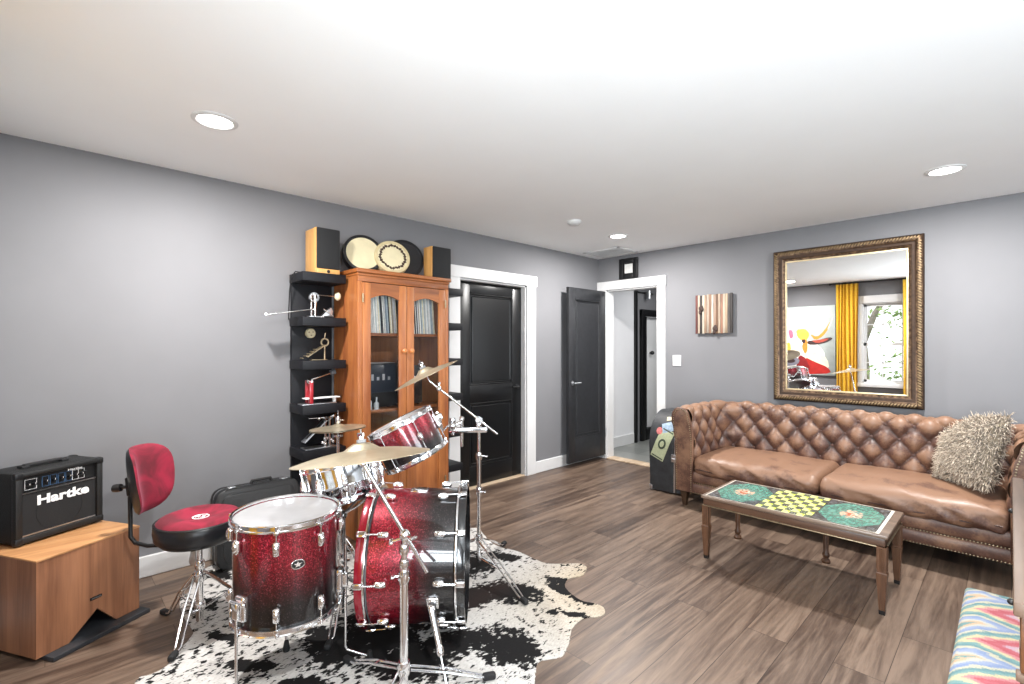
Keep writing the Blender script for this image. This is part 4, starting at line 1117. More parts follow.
def floor_tom():
    R, Hh, z0 = .199, .40, .270
    c = Vector((-2.107,.728,z0)); T = Vector((-c.x,-c.y,0)).normalized(); Rt = Vector((-T.y*-1*-1, T.x*-1*-1, 0))
    f = -T; Rt = Vector((f.y,-f.x,0))   # right seen from the camera
    t = thing('floor_tom', 'red to black sparkle floor tom in front of the throne', 'drum', (c.x,c.y,RZ))
    M = mat3(c, T, Vector((-T.y,T.x,0)), (0,0,1))    # local x toward camera; angle +a = left
    # angle to the right => -a
    toms(M, R, Hh, t, 8, R_(-10))
    def dirv(a): a = R_(a); return T*math.cos(a)+Rt*math.sin(a)
    d = dirv(11); badge(mat3(c+d*R+Vector((0,0,.25)), Vector((0,0,1)).cross(d), (0,0,1), d), t)
    for ang, zb in ((-47,.19),(74,.12),(181,.2)):
        d = dirv(ang); s = Vector((0,0,1)).cross(d)
        mb = MB(mat3(c+d*R+Vector((0,0,.10)), s, (0,0,1), d)); mb.roundbox((.05,.095,.03), .008, 6, Matrix.Translation((0,0,.012))); mb.box((-.014,-.03,.02),(.014,.03,.045),.004)
        mb.tube([(-.03,.028,.034),(.03,.028,.034)], .005, 8); mb.ball((.034,.028,.034), .009)
        br = mb.build('leg_bracket', M_CHROME, t)
        p = c+d*(R+.036); q = p+d*(.03 if ang < 0 else .10 if -60 < ang < 100 else -.10)
        zf = RZ
        pts = [(p.x,p.y,.40 if ang < 0 else .52),(p.x,p.y,.085),(p.x+d.x*.006,p.y+d.y*.006,.068),(q.x,q.y,zf+.02)]
        mb = MB(); mb.tube(pts, .0055, 10); lg = mb.build('leg', M_CHROME, t)
        mb = MB(); mb.lathe([(0,0),(.014,0),(.015,.01),(.009,.045),(0,.047)], 16, Matrix.Translation((q.x,q.y,zf))); mb.build('rubber_foot', M_RUBBER, lg)
floor_tom()

BA = Vector((-2.143,1.110,.368)); BF = Vector((-1.851,1.442,.368)); BD = (BF-BA).normalized(); BA = BA+BD*.068
def bass_drum():
    R = .300; Ls = .362; c0 = BA
    t = thing('bass_drum', 'large red to black sparkle bass drum lying on its side', 'drum', ((BA+BF)/2*1).to_tuple()[:2]+(RZ,))
    M = axis_m(c0, BD, (0,0,1))           # local z along the axis toward the front, x up
    shell_part(M, R, Ls, t, invert=True)
    hm = pm('red_lacquer_hoop','#8c0f25',.2,.3,var=.15,scale=90,coat=1.0); hb = pm('black_lacquer_hoop','#101012',.2,var=.1,coat=1.0)
    for z, m, s in ((-.012,hm,-1),(Ls+.012,hb,1)):
        mb = MB(M); z2 = z+s*.036
        mb.lathe([(R+.003,z),(R+.016,z),(R+.017,z+s*.004),(R+.017,z2-s*.004),(R+.015,z2),(R+.003,z2)], 72, closed=True); hp = mb.build('hoop', m, t)
        mb = MB(M); zc = z-s*.002; mb.lathe([(R+.0045,zc-.004),(R+.019,zc-.004),(R+.020,zc),(R+.019,zc+.004),(R+.0045,zc+.004)], 72, closed=True); mb.build('hoop_ring', M_CHROME, hp)
    mb = MB(M); mb.lathe([(0,-.004),(R-.01,-.004),(R+.003,-.012)], 72); mb.build('batter_head', M_HEAD, t)
    mb = MB(M); mb.lathe([(0,Ls+.004),(R-.01,Ls+.004),(R+.003,Ls+.012)], 72); mb.build('front_head', pm('black_drum_head','#141416',.35), t)
    side = BD.cross(Vector((0,0,1))).normalized()      # toward the camera side
    if side.dot(Vector((-c0.x,-c0.y,0))) < 0: side = -side
    for end in (0, 1):
        for k in range(10):
            a = R_(18+36*k); rad = Vector((0,0,1))*math.cos(a)+side*math.sin(a); tan = BD.cross(rad)
            zl = .06 if end == 0 else Ls-.06; zh = -.03 if end == 0 else Ls+.03
            p = c0+BD*zl+rad*R
            lg = lug_mb(mat3(p, rad.cross(BD)*-1 if False else BD.cross(rad), BD, rad) if False else mat3(p, BD.cross(rad), BD, BD.cross(rad).cross(BD)), .05).build('lug', M_CHROME, t)
            mb = MB(); q = c0+BD*zh+rad*(R+.026); p2 = p+rad*.022
            mb.tube([p2, q], .0035, 8)
            T2 = mat3(q, BD.cross(rad), BD, rad); mb.roundbox((.026,.04,.012), .005, 5, T2); mb.box((-.010,-.02 if end else .008,-.022),(.010,-.008 if end else .02,-.0),.003,T=mat3(q, BD.cross(rad), BD, rad) )
            mb.build('claw_hook', M_CHROME, lg)
    # mount plate on top
    mb = MB(); pt = c0+BD*.18+Vector((0,0,R)); mb.box((-.04,-.03,-.004),(.04,.03,.006),.003,T=mat3(pt,BD,Vector((0,0,1)).cross(BD),(0,0,1))); mb.build('mount_plate', M_CHROME, t)
    # spurs
    for sg in (1,-1):
        s = side*sg; a = R_(108); rad = Vector((0,0,1))*math.cos(a)+s*math.sin(a)
        p = c0+BD*.275+rad*(R+.002)
        mb = MB(mat3(p, BD, BD.cross(rad)*1, rad) if BD.cross(rad).cross(rad).dot(BD) else Matrix()); 
        mb = MB(axis_m(p, rad, BD)); mb.roundbox((.055,.06,.02), .008, 6); mb.roundbox((.034,.04,.05), .01, 6, Matrix.Translation((0,0,.02))); br = mb.build('spur_bracket', M_CHROME, t)
        q0 = p+rad*.035; foot = c0+BD*.355+s*(R+.15); foot.z = RZ
        d = (foot-q0)
        mb = MB(); mb.tube([q0-d*.03, q0+d*.12, q0+d*.55, q0+d*.58], [.016,.014,.012,.010], 12); mb.tube([q0+d*.5, q0+d*.95], .0045, 8); mb.lathe([(.0125,0),(.016,.01),(.016,.025),(.0125,.035)], 12, axis_m(q0+d*.45, d.normalized())); sp = mb.build('spur', M_CHROME, t)
        mb = MB(); mb.tube([q0+d*.9, q0+d*1.0], [.007,.012], 12); mb.build('rubber_tip', M_RUBBER, sp)
bass_drum()

def rack_tom():
    n = cw(-.42,-.035,.86).normalized(); Hh, R = .215, .172
    lat = (408-512)/483*2.68; c = cw(lat, 2.68, 1.356-(439-347)/483*2.68)
    t = thing('rack_tom', 'small tilted red sparkle rack tom above the bass drum', 'drum', (c.x,c.y,c.z-.12))
    hint = cw(.3,-1,0)
    M = axis_m(c-n*Hh/2, n, hint)
    toms(M, R, Hh, t, 6, R_(20))
    # mount: bracket, L-arm to the stand clamp
    d = (M.to_3x3() @ Vector((math.cos(R_(86)), math.sin(R_(86)), 0)))
    if d.dot(cw(1,0,0)) < 0: d = -d
    p = c+n*.03+d*R
    mb = MB(axis_m(p, d, n)); mb.roundbox((.075,.045,.02), .008, 6, Matrix.Translation((0,0,.008))); mb.roundbox((.04,.035,.045), .01, 6, Matrix.Translation((0,0,.03))); mb.tube([(.03,-.03,.035),(.03,.035,.035)], .006, 8); mb.build('mount_bracket', M_CHROME, t)
    return p+d*.035, t
TOM_P, TOM_T = rack_tom()

# stand holding the rack tom and the crash
SB = Vector((-2.292,1.932,RZ))
def tripod(par, base, zh, feet, r=.011, spread=.1, m=M_CHROME, brace=True):
    hub = base+Vector((0,0,zh))
    for k, f in enumerate(feet):
        f = Vector(f); d = Vector((f.x-base.x, f.y-base.y, 0)); dn = d.normalized(); s = Vector((-dn.y,dn.x,0))
        mb = MB()
        a = hub+dn*.025; mid = hub.lerp(f,.5)+Vector((0,0,.015)); e = f+Vector((0,0,.012))
        for sg in (-1,1): mb.tube([a+s*.014*sg, mid+s*.014*sg, e-dn*.05+Vector((0,0,.01))+s*.011*sg, e+s*.004*sg], .0048, 8)
        mb.tube([hub.lerp(f,.45)+s*.014+Vector((0,0,.015)), hub.lerp(f,.45)-s*.014+Vector((0,0,.015))], .004, 6)
        if brace:
            lo = base+Vector((0,0,max(.03,zh*.33))); 
            for sg in (-1,1): mb.tube([lo+dn*.02+s*.008*sg, hub.lerp(f,.5)+s*.010*sg], .0035, 6)
        lg = mb.build('leg', m, par)
        mb = MB(mat3(f, dn, s, (0,0,1))); mb.roundbox((.055,.028,.026), .009, 6, Matrix.Translation((-.006,0,.013))); mb.build('rubber_foot', M_RUBBER, lg)
def collar(mb, p, d, r=.018, h=.045):
    mb.lathe([(0,-h/2),(r,-h/2),(r*1.15,-h/4),(r*1.15,h/4),(r,h/2),(0,h/2)], 16, axis_m(p, d))
def coll(par, p, d, r=.018, h=.045, wp=None, wd=None, ws=1):
    mb = MB(); collar(mb, p, d, r, h)
    if wp is not None: wing(mb, wp, wd, ws)
    mb.build('collar', M_CHROME, par)
def wing(mb, p, d, s=1):
    M = axis_m(p, d); mb.tube([M @ Vector((0,0,-.012*s)), M @ Vector((0,0,.02*s))], .005*s, 8); mb.roundbox((.03*s,.009*s,.016*s), .004*s, 4, M @ Matrix.Translation((0,0,.022*s)))
def cymbal(name, lab, p, n, R, bell=.06, sag=.03, hint=(1,0,0)):
    t = thing(name, lab, 'cymbal', p)
    M = axis_m(p, n, hint)
    prof = [(.006,.034),(.03,.032),(bell*.7,.024),(bell,.011),(bell*1.12,.007)]
    for k in range(1,9): u = k/8; r = bell*1.12+(R-bell*1.12)*u; prof.append((r, .007-sag*u**1.5))
    prof.append((R+.0004, prof[-1][1]-.0012)); 
    for k in range(7,-1,-1): u = k/8; r = bell*1.12+(R-bell*1.12)*u; prof.append((r, .0055-sag*u**1.5))
    prof += [(bell*.7,.022),(.03,.030),(.006,.032)]
    mb = MB(M); mb.lathe(prof, 72, closed=True); mb.build('cymbal_body', M_CYM, t, ang=40)
    mb = MB(M); mb.lathe([(.006,.0345),(.018,.0345),(.018,.046),(.006,.046)], 20, closed=True); mb.build('felt_washer', pm('grey_felt','#8d8d8f',.95,var=.2,scale=200), t)
    mb = MB(M); mb.lathe([(.0045,.0465),(.011,.0465),(.011,.06),(.0045,.06)], 12, closed=True); mb.roundbox((.05,.009,.018), .004, 5, Matrix.Translation((0,0,.064))); mb.tube([(0,0,.05),(0,0,.085)], .0038, 8); mb.build('wing_nut', M_CHROME, t)
    return t
def tom_stand():
    t = thing('cymbal_stand', 'chrome double braced stand carrying rack tom and crash cymbal beside the black door', 'stand', SB)
    top = .885; b = SB
    mb = MB(); mb.tube([b+V(0,0,.02), b+V(0,0,.46)], .0135, 14); mb.tube([b+V(0,0,.44), b+V(0,0,.68)], .0125, 14); mb.tube([b+V(0,0,.66), b+V(0,0,top)], .010, 14); mb.build('pole', M_CHROME, t)
    coll(t, b+V(0,0,.455), (0,0,1), .018, .045, b+V(.02,0,.455), cw(1,0,0)); coll(t, b+V(0,0,.672), (0,0,1), .017, .045, b+cw(.02,0,.672), cw(1,0,0), 1.1); coll(t, b+V(0,0,.16), (0,0,1), .02, .05)
    hubz = .155
    tripod(t, b, hubz, [(-1.775,1.81,RZ),(-2.40,2.245,.0075),(-2.60,1.60,RZ)])
    # multi clamp arm toward the tom
    z = .835; e = b+cw(-.155,-.02,0)
    mb = MB(); mb.box((-.05,-.018,-.016),(.185,.018,.016),.006,T=mat3(b+V(0,0,z), cw(-1,-.1,0).normalized(), Vector((0,0,1)).cross(cw(-1,-.1,0).normalized()), (0,0,1))); mb.build('clamp_arm', M_CHROME, t)
    q = b+cw(-.105,-.012,0)
    mb = MB(); mb.tube([q+V(0,0,z-.10), q+V(0,0,z+.075)], .010, 12); mb.ball(q+V(0,0,z+.07), .017, seg=12); mb.build('tom_post', M_CHROME, t)
    kn = q+cw(-.055,-.02,0)+V(0,0,z+.03)
    mb = MB(); mb.ball(kn, .026, seg=14, rings=10); collar(mb, kn+V(0,0,.03), (0,0,1), .018, .04); mb.tube([kn, q+V(0,0,z+.05)], .010, 10); wing(mb, kn+V(0,0,-.03), (0,0,-1)); mb.build('ball_joint', M_CHROME, t)
    k2 = kn+cw(-.03,-.01,0); el = Vector((TOM_P.x, TOM_P.y, k2.z-.004)).lerp(k2, .35)
    mb = MB(); mb.tube([kn, k2, el, el.lerp(TOM_P,.35), TOM_P], .0075, 10); mb.build('tom_arm', M_CHROME, t)
    # crash boom
    cp = cw((425.5-512)/483*2.87, 2.87, 1.356-(373.5-347)/483*2.87); cn = cw(-.43,-.06,.9).normalized()
    tp = b+V(0,0,top+.012)
    tip = cp-cn*.05; dr = (tip-tp).normalized(); back = tp-dr*.155
    mb = MB(); mb.tube([back, tip+dr*0], .0065, 10); mb.build('boom_arm', M_CHROME, t)
    mb = MB(); mb.lathe([(0,-.03),(.022,-.03),(.024,0),(.022,.03),(0,.03)], 18, axis_m(tp, cw(.1,-1,0))); collar(mb, tp+V(0,0,-.035), (0,0,1), .015, .05); wing(mb, tp+cw(0,-.035,0), cw(.1,-1,0)); mb.build('boom_tilter', M_CHROME, t)
    tl = tip-dr*.075
    mb = MB(); mb.ball(tl, .017, seg=12); wing(mb, tl+V(0,0,.015), (0,0,1), .9); mb.build('boom_knob', M_CHROME, t); mb = MB(); mb.tube([tip, cp+cn*.03], .004, 8); mb.lathe([(.003,-.014),(.016,-.014),(.016,.0),(.003,.0)], 14, axis_m(cp+cn*.024, cn)); mb.build('cymbal_tilter', M_CHROME, t)
    cymbal('crash_cymbal', 'thin steeply tilted crash cymbal on the boom before the cabinet', cp, cn, .203, bell=.055, sag=.019)
tom_stand()

def ride_stand():
    b = Vector((-1.644,1.005,RZ)); jz = .615
    t = thing('boom_stand', 'chrome boom stand in front of the bass drum holding the ride cymbal', 'stand', b)
    mb = MB(); mb.tube([b+V(0,0,.03), b+V(0,0,.44)], .0165, 16); mb.build('lower_tube', M_CHROME, t)
    mb = MB(); mb.tube([b+V(0,0,.40), b+V(0,0,jz)], .0115, 14); mb.build('upper_tube', M_CHROME, t)
    coll(t, b+V(0,0,.455), (0,0,1), .019, .05, b+cw(-.022,0,.455), cw(-1,-.2,0)); coll(t, b+V(0,0,.505), (0,0,1), .016, .03); coll(t, b+V(0,0,.56), (0,0,1), .017, .035); coll(t, b+V(0,0,.10), (0,0,1), .022, .05)
    tripod(t, b, .095, [(-1.97,.93,RZ),(-1.47,1.30,RZ),(-1.45,.72,.0075)], brace=False)
    p = Vector((-1.729,.873,.955)); n = cw(-.115,.115,1).normalized()
    lo = Vector((-1.598,1.08,.471)); up = p-n*.045
    mb = MB(); mb.tube([lo, up], .0078, 12); mb.build('boom_arm', M_CHROME, t)
    j = b+V(0,0,jz); d = (up-lo).normalized(); k = lo+d*((j-lo).dot(d))
    mb = MB(); mb.ball(k, .022, seg=14, rings=10); mb.tube([j-V(0,0,.03), j+V(0,0,.01), k], .014, 12); wing(mb, k+cw(.02,-.02,0), cw(.8,-.6,0), 1.1); wing(mb, k+cw(-.03,-.0,-.02), cw(-1,-.1,-.3), 1.1); mb.build('boom_tilter', M_CHROME, t)
    mb = MB(); mb.ball(up, .013, seg=12); mb.tube([up, p+n*.03], .004, 8); mb.lathe([(.003,0),(.017,0),(.017,.012),(.003,.012)], 14, axis_m(p+n*.010, n)); mb.build('cymbal_tilter', M_CHROME, t)
    cymbal('ride_cymbal', 'large bronze ride cymbal above the floor tom', p, n, .256, bell=.065, sag=.030)
ride_stand()

def snare():
    D = 2.40; c = cw((343-512)/483*D, D, 1.356-(478-347)/483*D); n = cw(-.22,.05,1).normalized(); R, Hh = .175, .175
    t = thing('snare_drum', 'chrome shelled snare drum under the ride cymbal', 'drum', (c.x,c.y,c.z-.09))
    M = axis_m(c-n*Hh/2, n, cw(.2,-1,0))
    mb = MB(M); mb.lathe([(R,.0),(R,.065),(R+.003,.072),(R+.003,.078),(R,.085),(R,Hh)], 64); mb.build('shell', pm('snare_chrome',(.55,.56,.58),.1,1.0,var=.1,scale=30), t)
    mb = MB(M); mb.lathe([(0,Hh+.001),(R-.012,Hh+.001),(R,Hh-.004),(R+.003,Hh-.012)], 64); mb.build('drum_head', M_HEAD, t)
    mb = MB(M); mb.lathe([(0,0),(R-.004,0),(R+.003,.008)], 64); mb.build('resonant_head', M_HEAD, t)
    for z, u in ((Hh,True),(0,False)):
        mb = MB(M); mb.lathe(hoop_prof(R,z,u), 64, closed=True); mb.build('hoop', M_CHROME, t)
    for k in range(10):
        a = 2*PI*k/10+.2; rad = Vector((math.cos(a),math.sin(a),0))
        lg = lug_mb(M @ mat3(rad*R+Vector((0,0,Hh/2)), Vector((-rad.y,rad.x,0)), (0,0,1), rad), .085).build('lug', M_CHROME, t)
        mb = MB(M); p = rad*(R+.0135); mb.tube([p+V(0,0,-.006), p+V(0,0,Hh+.010)], .003, 8); 
        for z in (.01, Hh-.01): mb.box((-.009,-.006,-.007),(.009,.006,.007),.002,T=Matrix.Translation(p+V(0,0,z)) @ Matrix.Rotation(a-PI/2,4,'Z'))
        mb.build('tension_rod', M_CHROME, lg)
    a = R_(60); rad = Vector((math.cos(a),math.sin(a),0))
    mb = MB(M @ mat3(rad*R+Vector((0,0,Hh/2)), Vector((-rad.y,rad.x,0)), (0,0,1), rad)); mb.roundbox((.04,.11,.03), .008, 6, Matrix.Translation((0,0,.018))); mb.tube([(-.03,.03,.03),(.03,.03,.03)], .006, 8); mb.build('strainer', M_CHROME, t)
    # basket stand
    b = Vector((c.x,c.y,RZ)); s = thing('snare_stand', 'chrome basket stand cradling the snare drum', 'stand', b)
    mb = MB(); mb.tube([b+V(0,0,.03), b+V(0,0,c.z-.20)], .012, 14); mb.build('pole', M_CHROME, s)
    coll(s, b+V(0,0,.30), (0,0,1), .018, .045, b+V(.02,0,.30), (1,0,0)); coll(s, b+V(0,0,.20), (0,0,1)); MB().ball(b+V(0,0,c.z-.19), .022).build('basket_joint', M_CHROME, s)
    for k in range(3):
        a = R_(-80+120*k); rad = (M.to_3x3() @ Vector((math.cos(a),math.sin(a),0)))
        base = c-n*(Hh/2+.016)
        e = base+rad*(R+.020)
        mb = MB(); mb.tube([b+V(0,0,c.z-.19), base-n*.035+rad*.08, base-n*.006+rad*(R-.02), e, e+n*.035], .006, 10); ar = mb.build('basket_arm', M_CHROME, s)
        mb = MB(); mb.tube([e-n*.004, e+n*.04], .010, 12); mb.build('rubber_grip', M_RUBBER, ar)
    tripod(s, b, .19, [(b.x+.24*math.cos(R_(q)), b.y+.24*math.sin(R_(q)), RZ) for q in (200,320,80)])
snare()

def hihat():
    D = 2.98; p = cw((338-512)/483*D, D, 1.356-(428-347)/483*D); n = cw(-.05,.02,1).normalized(); R = .165
    b = Vector((p.x,p.y,0)); b.z = .0075
    s = thing('hi_hat_stand', 'chrome hi-hat stand in front of the black shelf tower', 'stand', b)
    mb = MB(); mb.tube([b+V(0,0,.05), b+V(0,0,.55)], .013, 14); mb.tube([b+V(0,0,.53), b+V(0,0,p.z-.06)], .0095, 12); mb.build('pole', M_CHROME, s)
    coll(s, b+V(0,0,.54), (0,0,1), .018, .045, b+V(.02,0,.54), (1,0,0)); coll(s, b+V(0,0,.22), (0,0,1)); MB().lathe([(0,0),(.03,0),(.03,.012),(0,.012)], 20, Matrix.Translation((p.x,p.y,p.z-.052))).build('cymbal_seat', M_CHROME, s)
    mb = MB(); mb.tube([b+V(0,0,p.z-.06), b+V(0,0,p.z+.10)], .0035, 8); mb.build('pull_rod', M_CHROME, s)
    mb = MB(); mb.lathe([(.004,.028),(.014,.03),(.016,.05),(.014,.07),(.004,.072)], 14, Matrix.Translation(p), closed=True); wing(mb, p+cw(.014,0,.05), cw(1,0,0), .8); mb.build('clutch', M_CHROME, s)
    mb = MB(); d = cw(-.3,.1,0).normalized(); 
    mb.box((-.03,-.035,.012),(.24,.035,.02),.004,T=mat3(b, d, V(-d.y,d.x,0), (0,0,1)) @ Matrix.Rotation(R_(-10),4,'Y')); mb.build('foot_pedal', M_STEEL, s)
    tripod(s, b, .2, [(b.x+.24*math.cos(R_(q)), b.y+.24*math.sin(R_(q)), .0075) for q in (20,140,260)], brace=False)
    # two cymbals
    t = thing('hi_hat_cymbal', 'small hi-hat cymbal pair seen edge on before the black shelf tower', 'cymbal', p)
    for nm, sg, dz in (('top_cymbal',1,.0),('bottom_cymbal',-1,-.006)):
        M = axis_m(Vector(p)+V(0,0,dz), n*sg)
        pr = [(.005,.026),(.025,.023),(.045,.010),(.052,.007)]+[(.052+(R-.052)*k/6,.007-.006*k/6) for k in range(1,7)]+[(R,-.0004)]+[(.052+(R-.052)*k/6,.0055-.006*k/6) for k in range(5,-1,-1)]+[(.045,.0085),(.025,.021),(.005,.024)]
        mb = MB(M); mb.lathe(pr, 64, closed=True); mb.build(nm, M_CYM, t)
hihat()

# ------------------------------------------------------------------ throne
def throne():
    c = Vector((-2.743,.541,0)); f = Vector((.9,.43,0)).normalized(); s = Vector((-f.y,f.x,0))
    t = thing('drum_throne', 'drum throne with crimson velvet round seat and backrest', 'stool', (c.x,c.y,RZ))
    zt = .543; R = .188
    Ms = Matrix.Translation((c.x,c.y,0))
    prof = [(0,zt-.128),(R*.6,zt-.128),(R-.03,zt-.118),(R-.006,zt-.092),(R,zt-.055),(R-.002,zt-.03),(R-.012,zt-.015)]
    mb = MB(Ms); mb.lathe(prof, 56); sd = mb.build('seat_side', pm('black_vinyl','#1b1c20',.32,var=.15,scale=60,bmp=.05), t)
    mb = MB(Ms); mb.lathe([(R-.012,zt-.0155),(R-.022,zt-.004),(R-.05,zt+.006),(R*.55,zt+.004),(R*.35,zt-.006),(0,zt-.011)], 56); mb.build('seat_top', M_VELVET, t)
    mb = MB(Ms); mb.lathe([(R-.004,zt-.02),(R-.001,zt-.018),(R-.004,zt-.015),(R-.009,zt-.0165)], 56, closed=True); mb.build('piping', M_BLACKP, sd)
    # embroidered white logo: ring and strokes
    lm = mat3((c.x+.02,c.y-.0,zt-.0068), cw(1,.12,0).normalized(), Vector((0,0,1)).cross(cw(1,.12,0).normalized()), (0,0,1))
    mb = MB(lm); mb.lathe([(.036,0),(.036,.002),(.0305,.002),(.0305,0)], 36, closed=True)
    for pts in ([(-.02,-.012),(-.02,.014),(-.008,.012),(-.01,.002),(-.02,0)],[(-.012,0),(-.003,-.013)],[(.018,.013),(.006,.012),(.006,.002),(.017,-.002),(.016,-.012),(.003,-.011)]):
        mb.tube([(a,b,.001) for a,b in pts], .0026, 6)
    mb.build('embroidered_logo', M_WHITE, t)
    # bracket plate under seat, pole
    MB(Ms).box((-.07,-.05,zt-.15),(.07,.05,zt-.127),.005).build('seat_bracket', M_BLACKP, t)
    mb = MB(); mb.tube([(c.x,c.y,zt-.12),(c.x,c.y,.15)], .0125, 14); mb.tube([(c.x,c.y,.30),(c.x,c.y,.03)], .016, 14); mb.build('post', M_CHROME, t)
    coll(t, (c.x,c.y,.245), (0,0,1), .022, .05); coll(t, (c.x,c.y,.10), (0,0,1), .021, .04); coll(t, (c.x,c.y,.30), (0,0,1), .019, .04)
    wp = Vector((c.x,c.y,.35)); a = cw(-1,-.2,0).normalized()
    mb = MB(); mb.prism([(-.014,-.05),(.012,-.05),(.02,-.03),(.004,.05),(-.006,.05)], -.006, .006, mat3(wp+a*.028, a, (0,0,1), a.cross(Vector((0,0,1)))), bev=.003); mb.build('clamp_lever', M_STEEL, t)
    tripod(t, Vector((c.x,c.y,RZ)), .245, [(-2.512,.395,RZ),(-2.985,.435,.001),(-2.72,.80,RZ)], spread=.1)
    # backrest
    f = Vector((.644,.765,0)).normalized(); s = Vector((-f.y,f.x,0)); pc = c-f*.25+cw(-.05,.02,0)+Vector((0,0,.712))
    Mb = mat3(pc, s*-1, (0,0,1), f) if (s*-1).cross(Vector((0,0,1))).dot(f) > 0 else mat3(pc, s, (0,0,1), f)
    Mb = Mb @ Matrix.Rotation(R_(-6),4,'X')
    def pad(u, v, front):   # u,v disc coordinates -1..1 squared-circle
        w = .140-.026*max(0,-v)**1.2+.006*v; h = .165
        x = w*u; y = h*v
        z = .085*(u*u)
        return x, y, z
    outl = []
    def pt(r, a, front):
        e = 3.4; ca, sa = math.cos(a), math.sin(a); k = (abs(ca)**e+abs(sa)**e)**(-1/e)
        u, v = r*k*ca, r*k*sa; x, y, z = pad(u, v, front)
        th = .032*math.sqrt(max(0,1-r**3)) if front else -.022*math.sqrt(max(0,1-r**6))
        return (x, y, z+th)
    mb = MB(Mb); mb.grid(lambda i,j: pt(j/12, 2*PI*i/48, True), 48, 13, cu=True); bmesh.ops.remove_doubles(mb.bm, verts=mb.bm.verts, dist=.0004); mb.build('backrest_pad', M_VELVET, t, ang=80)
    mb = MB(Mb); mb.grid(lambda i,j: pt(j/12, 2*PI*i/48, False), 48, 13, cu=True); bmesh.ops.remove_doubles(mb.bm, verts=mb.bm.verts, dist=.0004); mb.build('backrest_shell', pm('black_backrest_vinyl','#1d2024',.4,var=.15,scale=60), t, ang=80)
    bx = pc-f*.035
    p = [c-f*.10+V(0,0,zt-.140), c-f*.24+V(0,0,zt-.147), c-f*.265+cw(-.05,.02,zt-.140), c-f*.287+cw(-.05,.02,zt-.110), c-f*.290+cw(-.05,.02,zt+.08), c-f*.275+cw(-.05,.02,.68)]
    mb = MB(); mb.tube(p, .0095, 12); mb.build('backrest_bar', M_BLACKP, t)
    mb = MB(Mb); mb.box((-.03,-.07,-.045),(.03,.02,-.018),.006); mb.tube([(-.0,-.03,-.04),(-.0,-.03,-.085)], .008, 10); mb.lathe([(0,-.085),(.018,-.085),(.02,-.10),(.018,-.118),(0,-.118)], 16, Matrix.Translation((0,-.03,0))); mb.build('adjuster_knob', M_BLACKP, t)
throne()

# ------------------------------------------------------------------ subwoofer cabinet and bass amp
FX = Vector((-.494,.870,0)).normalized(); FN = Vector((FX.y,-FX.x,0))   # front face runs along FX, looks along FN
def speaker_box():
    o = Vector((-2.891,-.027,0)); W, Dp, z0, zt = .43, .46, .022, .435
    t = thing('subwoofer', 'walnut veneer subwoofer box with V notch under the bass amplifier', 'speaker', o+FX*W/2-FN*Dp/2)
    M = mat3(o, FX, (0,0,1), FN)      # local x along front, y up, z outward
    out = [(0,z0),(.12,z0),(.236,.120),(.322,z0),(W,z0),(W,zt-.001),(0,zt-.001)]
    MB(M).prism(out, -.025, 0).build('front_panel', M_SUB_V, t, ang=30)
    for a, b in (((0,z0,-Dp),(.02,zt-.001,-.025)),((W-.02,z0,-Dp),(W,zt-.001,-.025))): MB(M).box(a, b).build('side_panel', M_SUB_V, t, ang=30)
    MB(M).box((.02,z0,-Dp),(W-.02,zt-.02,-Dp+.02)).build('back_panel', M_SUB_V, t, ang=30)
    MB(M).box((-.002,zt-.001,-Dp-.002),(W+.002,zt+.008,.003),.002).build('top_panel', M_SUB_T, t, ang=30)
    MB(M).box((.02,.16,-Dp+.02),(W-.02,.175,-.025)).build('driver_baffle', M_BLACKP, t, ang=30)
    mb = MB(M); mb.lathe([(0,0),(.03,.0),(.06,.03),(.13,.06),(.15,.06),(.15,.075),(0,.075)], 40, M.inverted() @ M @ mat3((.215,.10,-.2),(1,0,0),(0,0,-1),(0,1,0))); mb.build('driver_cone', M_RUBBER, t)
    MB(M).box((.03,.0,-Dp+.02),(W+.015,.021,.055),.003).build('base_plate', pm('slate_black_plinth','#2b2d31',.35,var=.3,scale=14), t, ang=30)
    mb = MB(M); mb.box((.205,.168,.0),(.255,.182,.003),.0015); b = mb.build('badge', M_BLACKP, t, ang=30)
    mb = MB(M); mb.box((.21,.1725,.003),(.25,.1775,.0036)); mb.build('badge_line', M_STEEL, b, ang=None)
speaker_box()
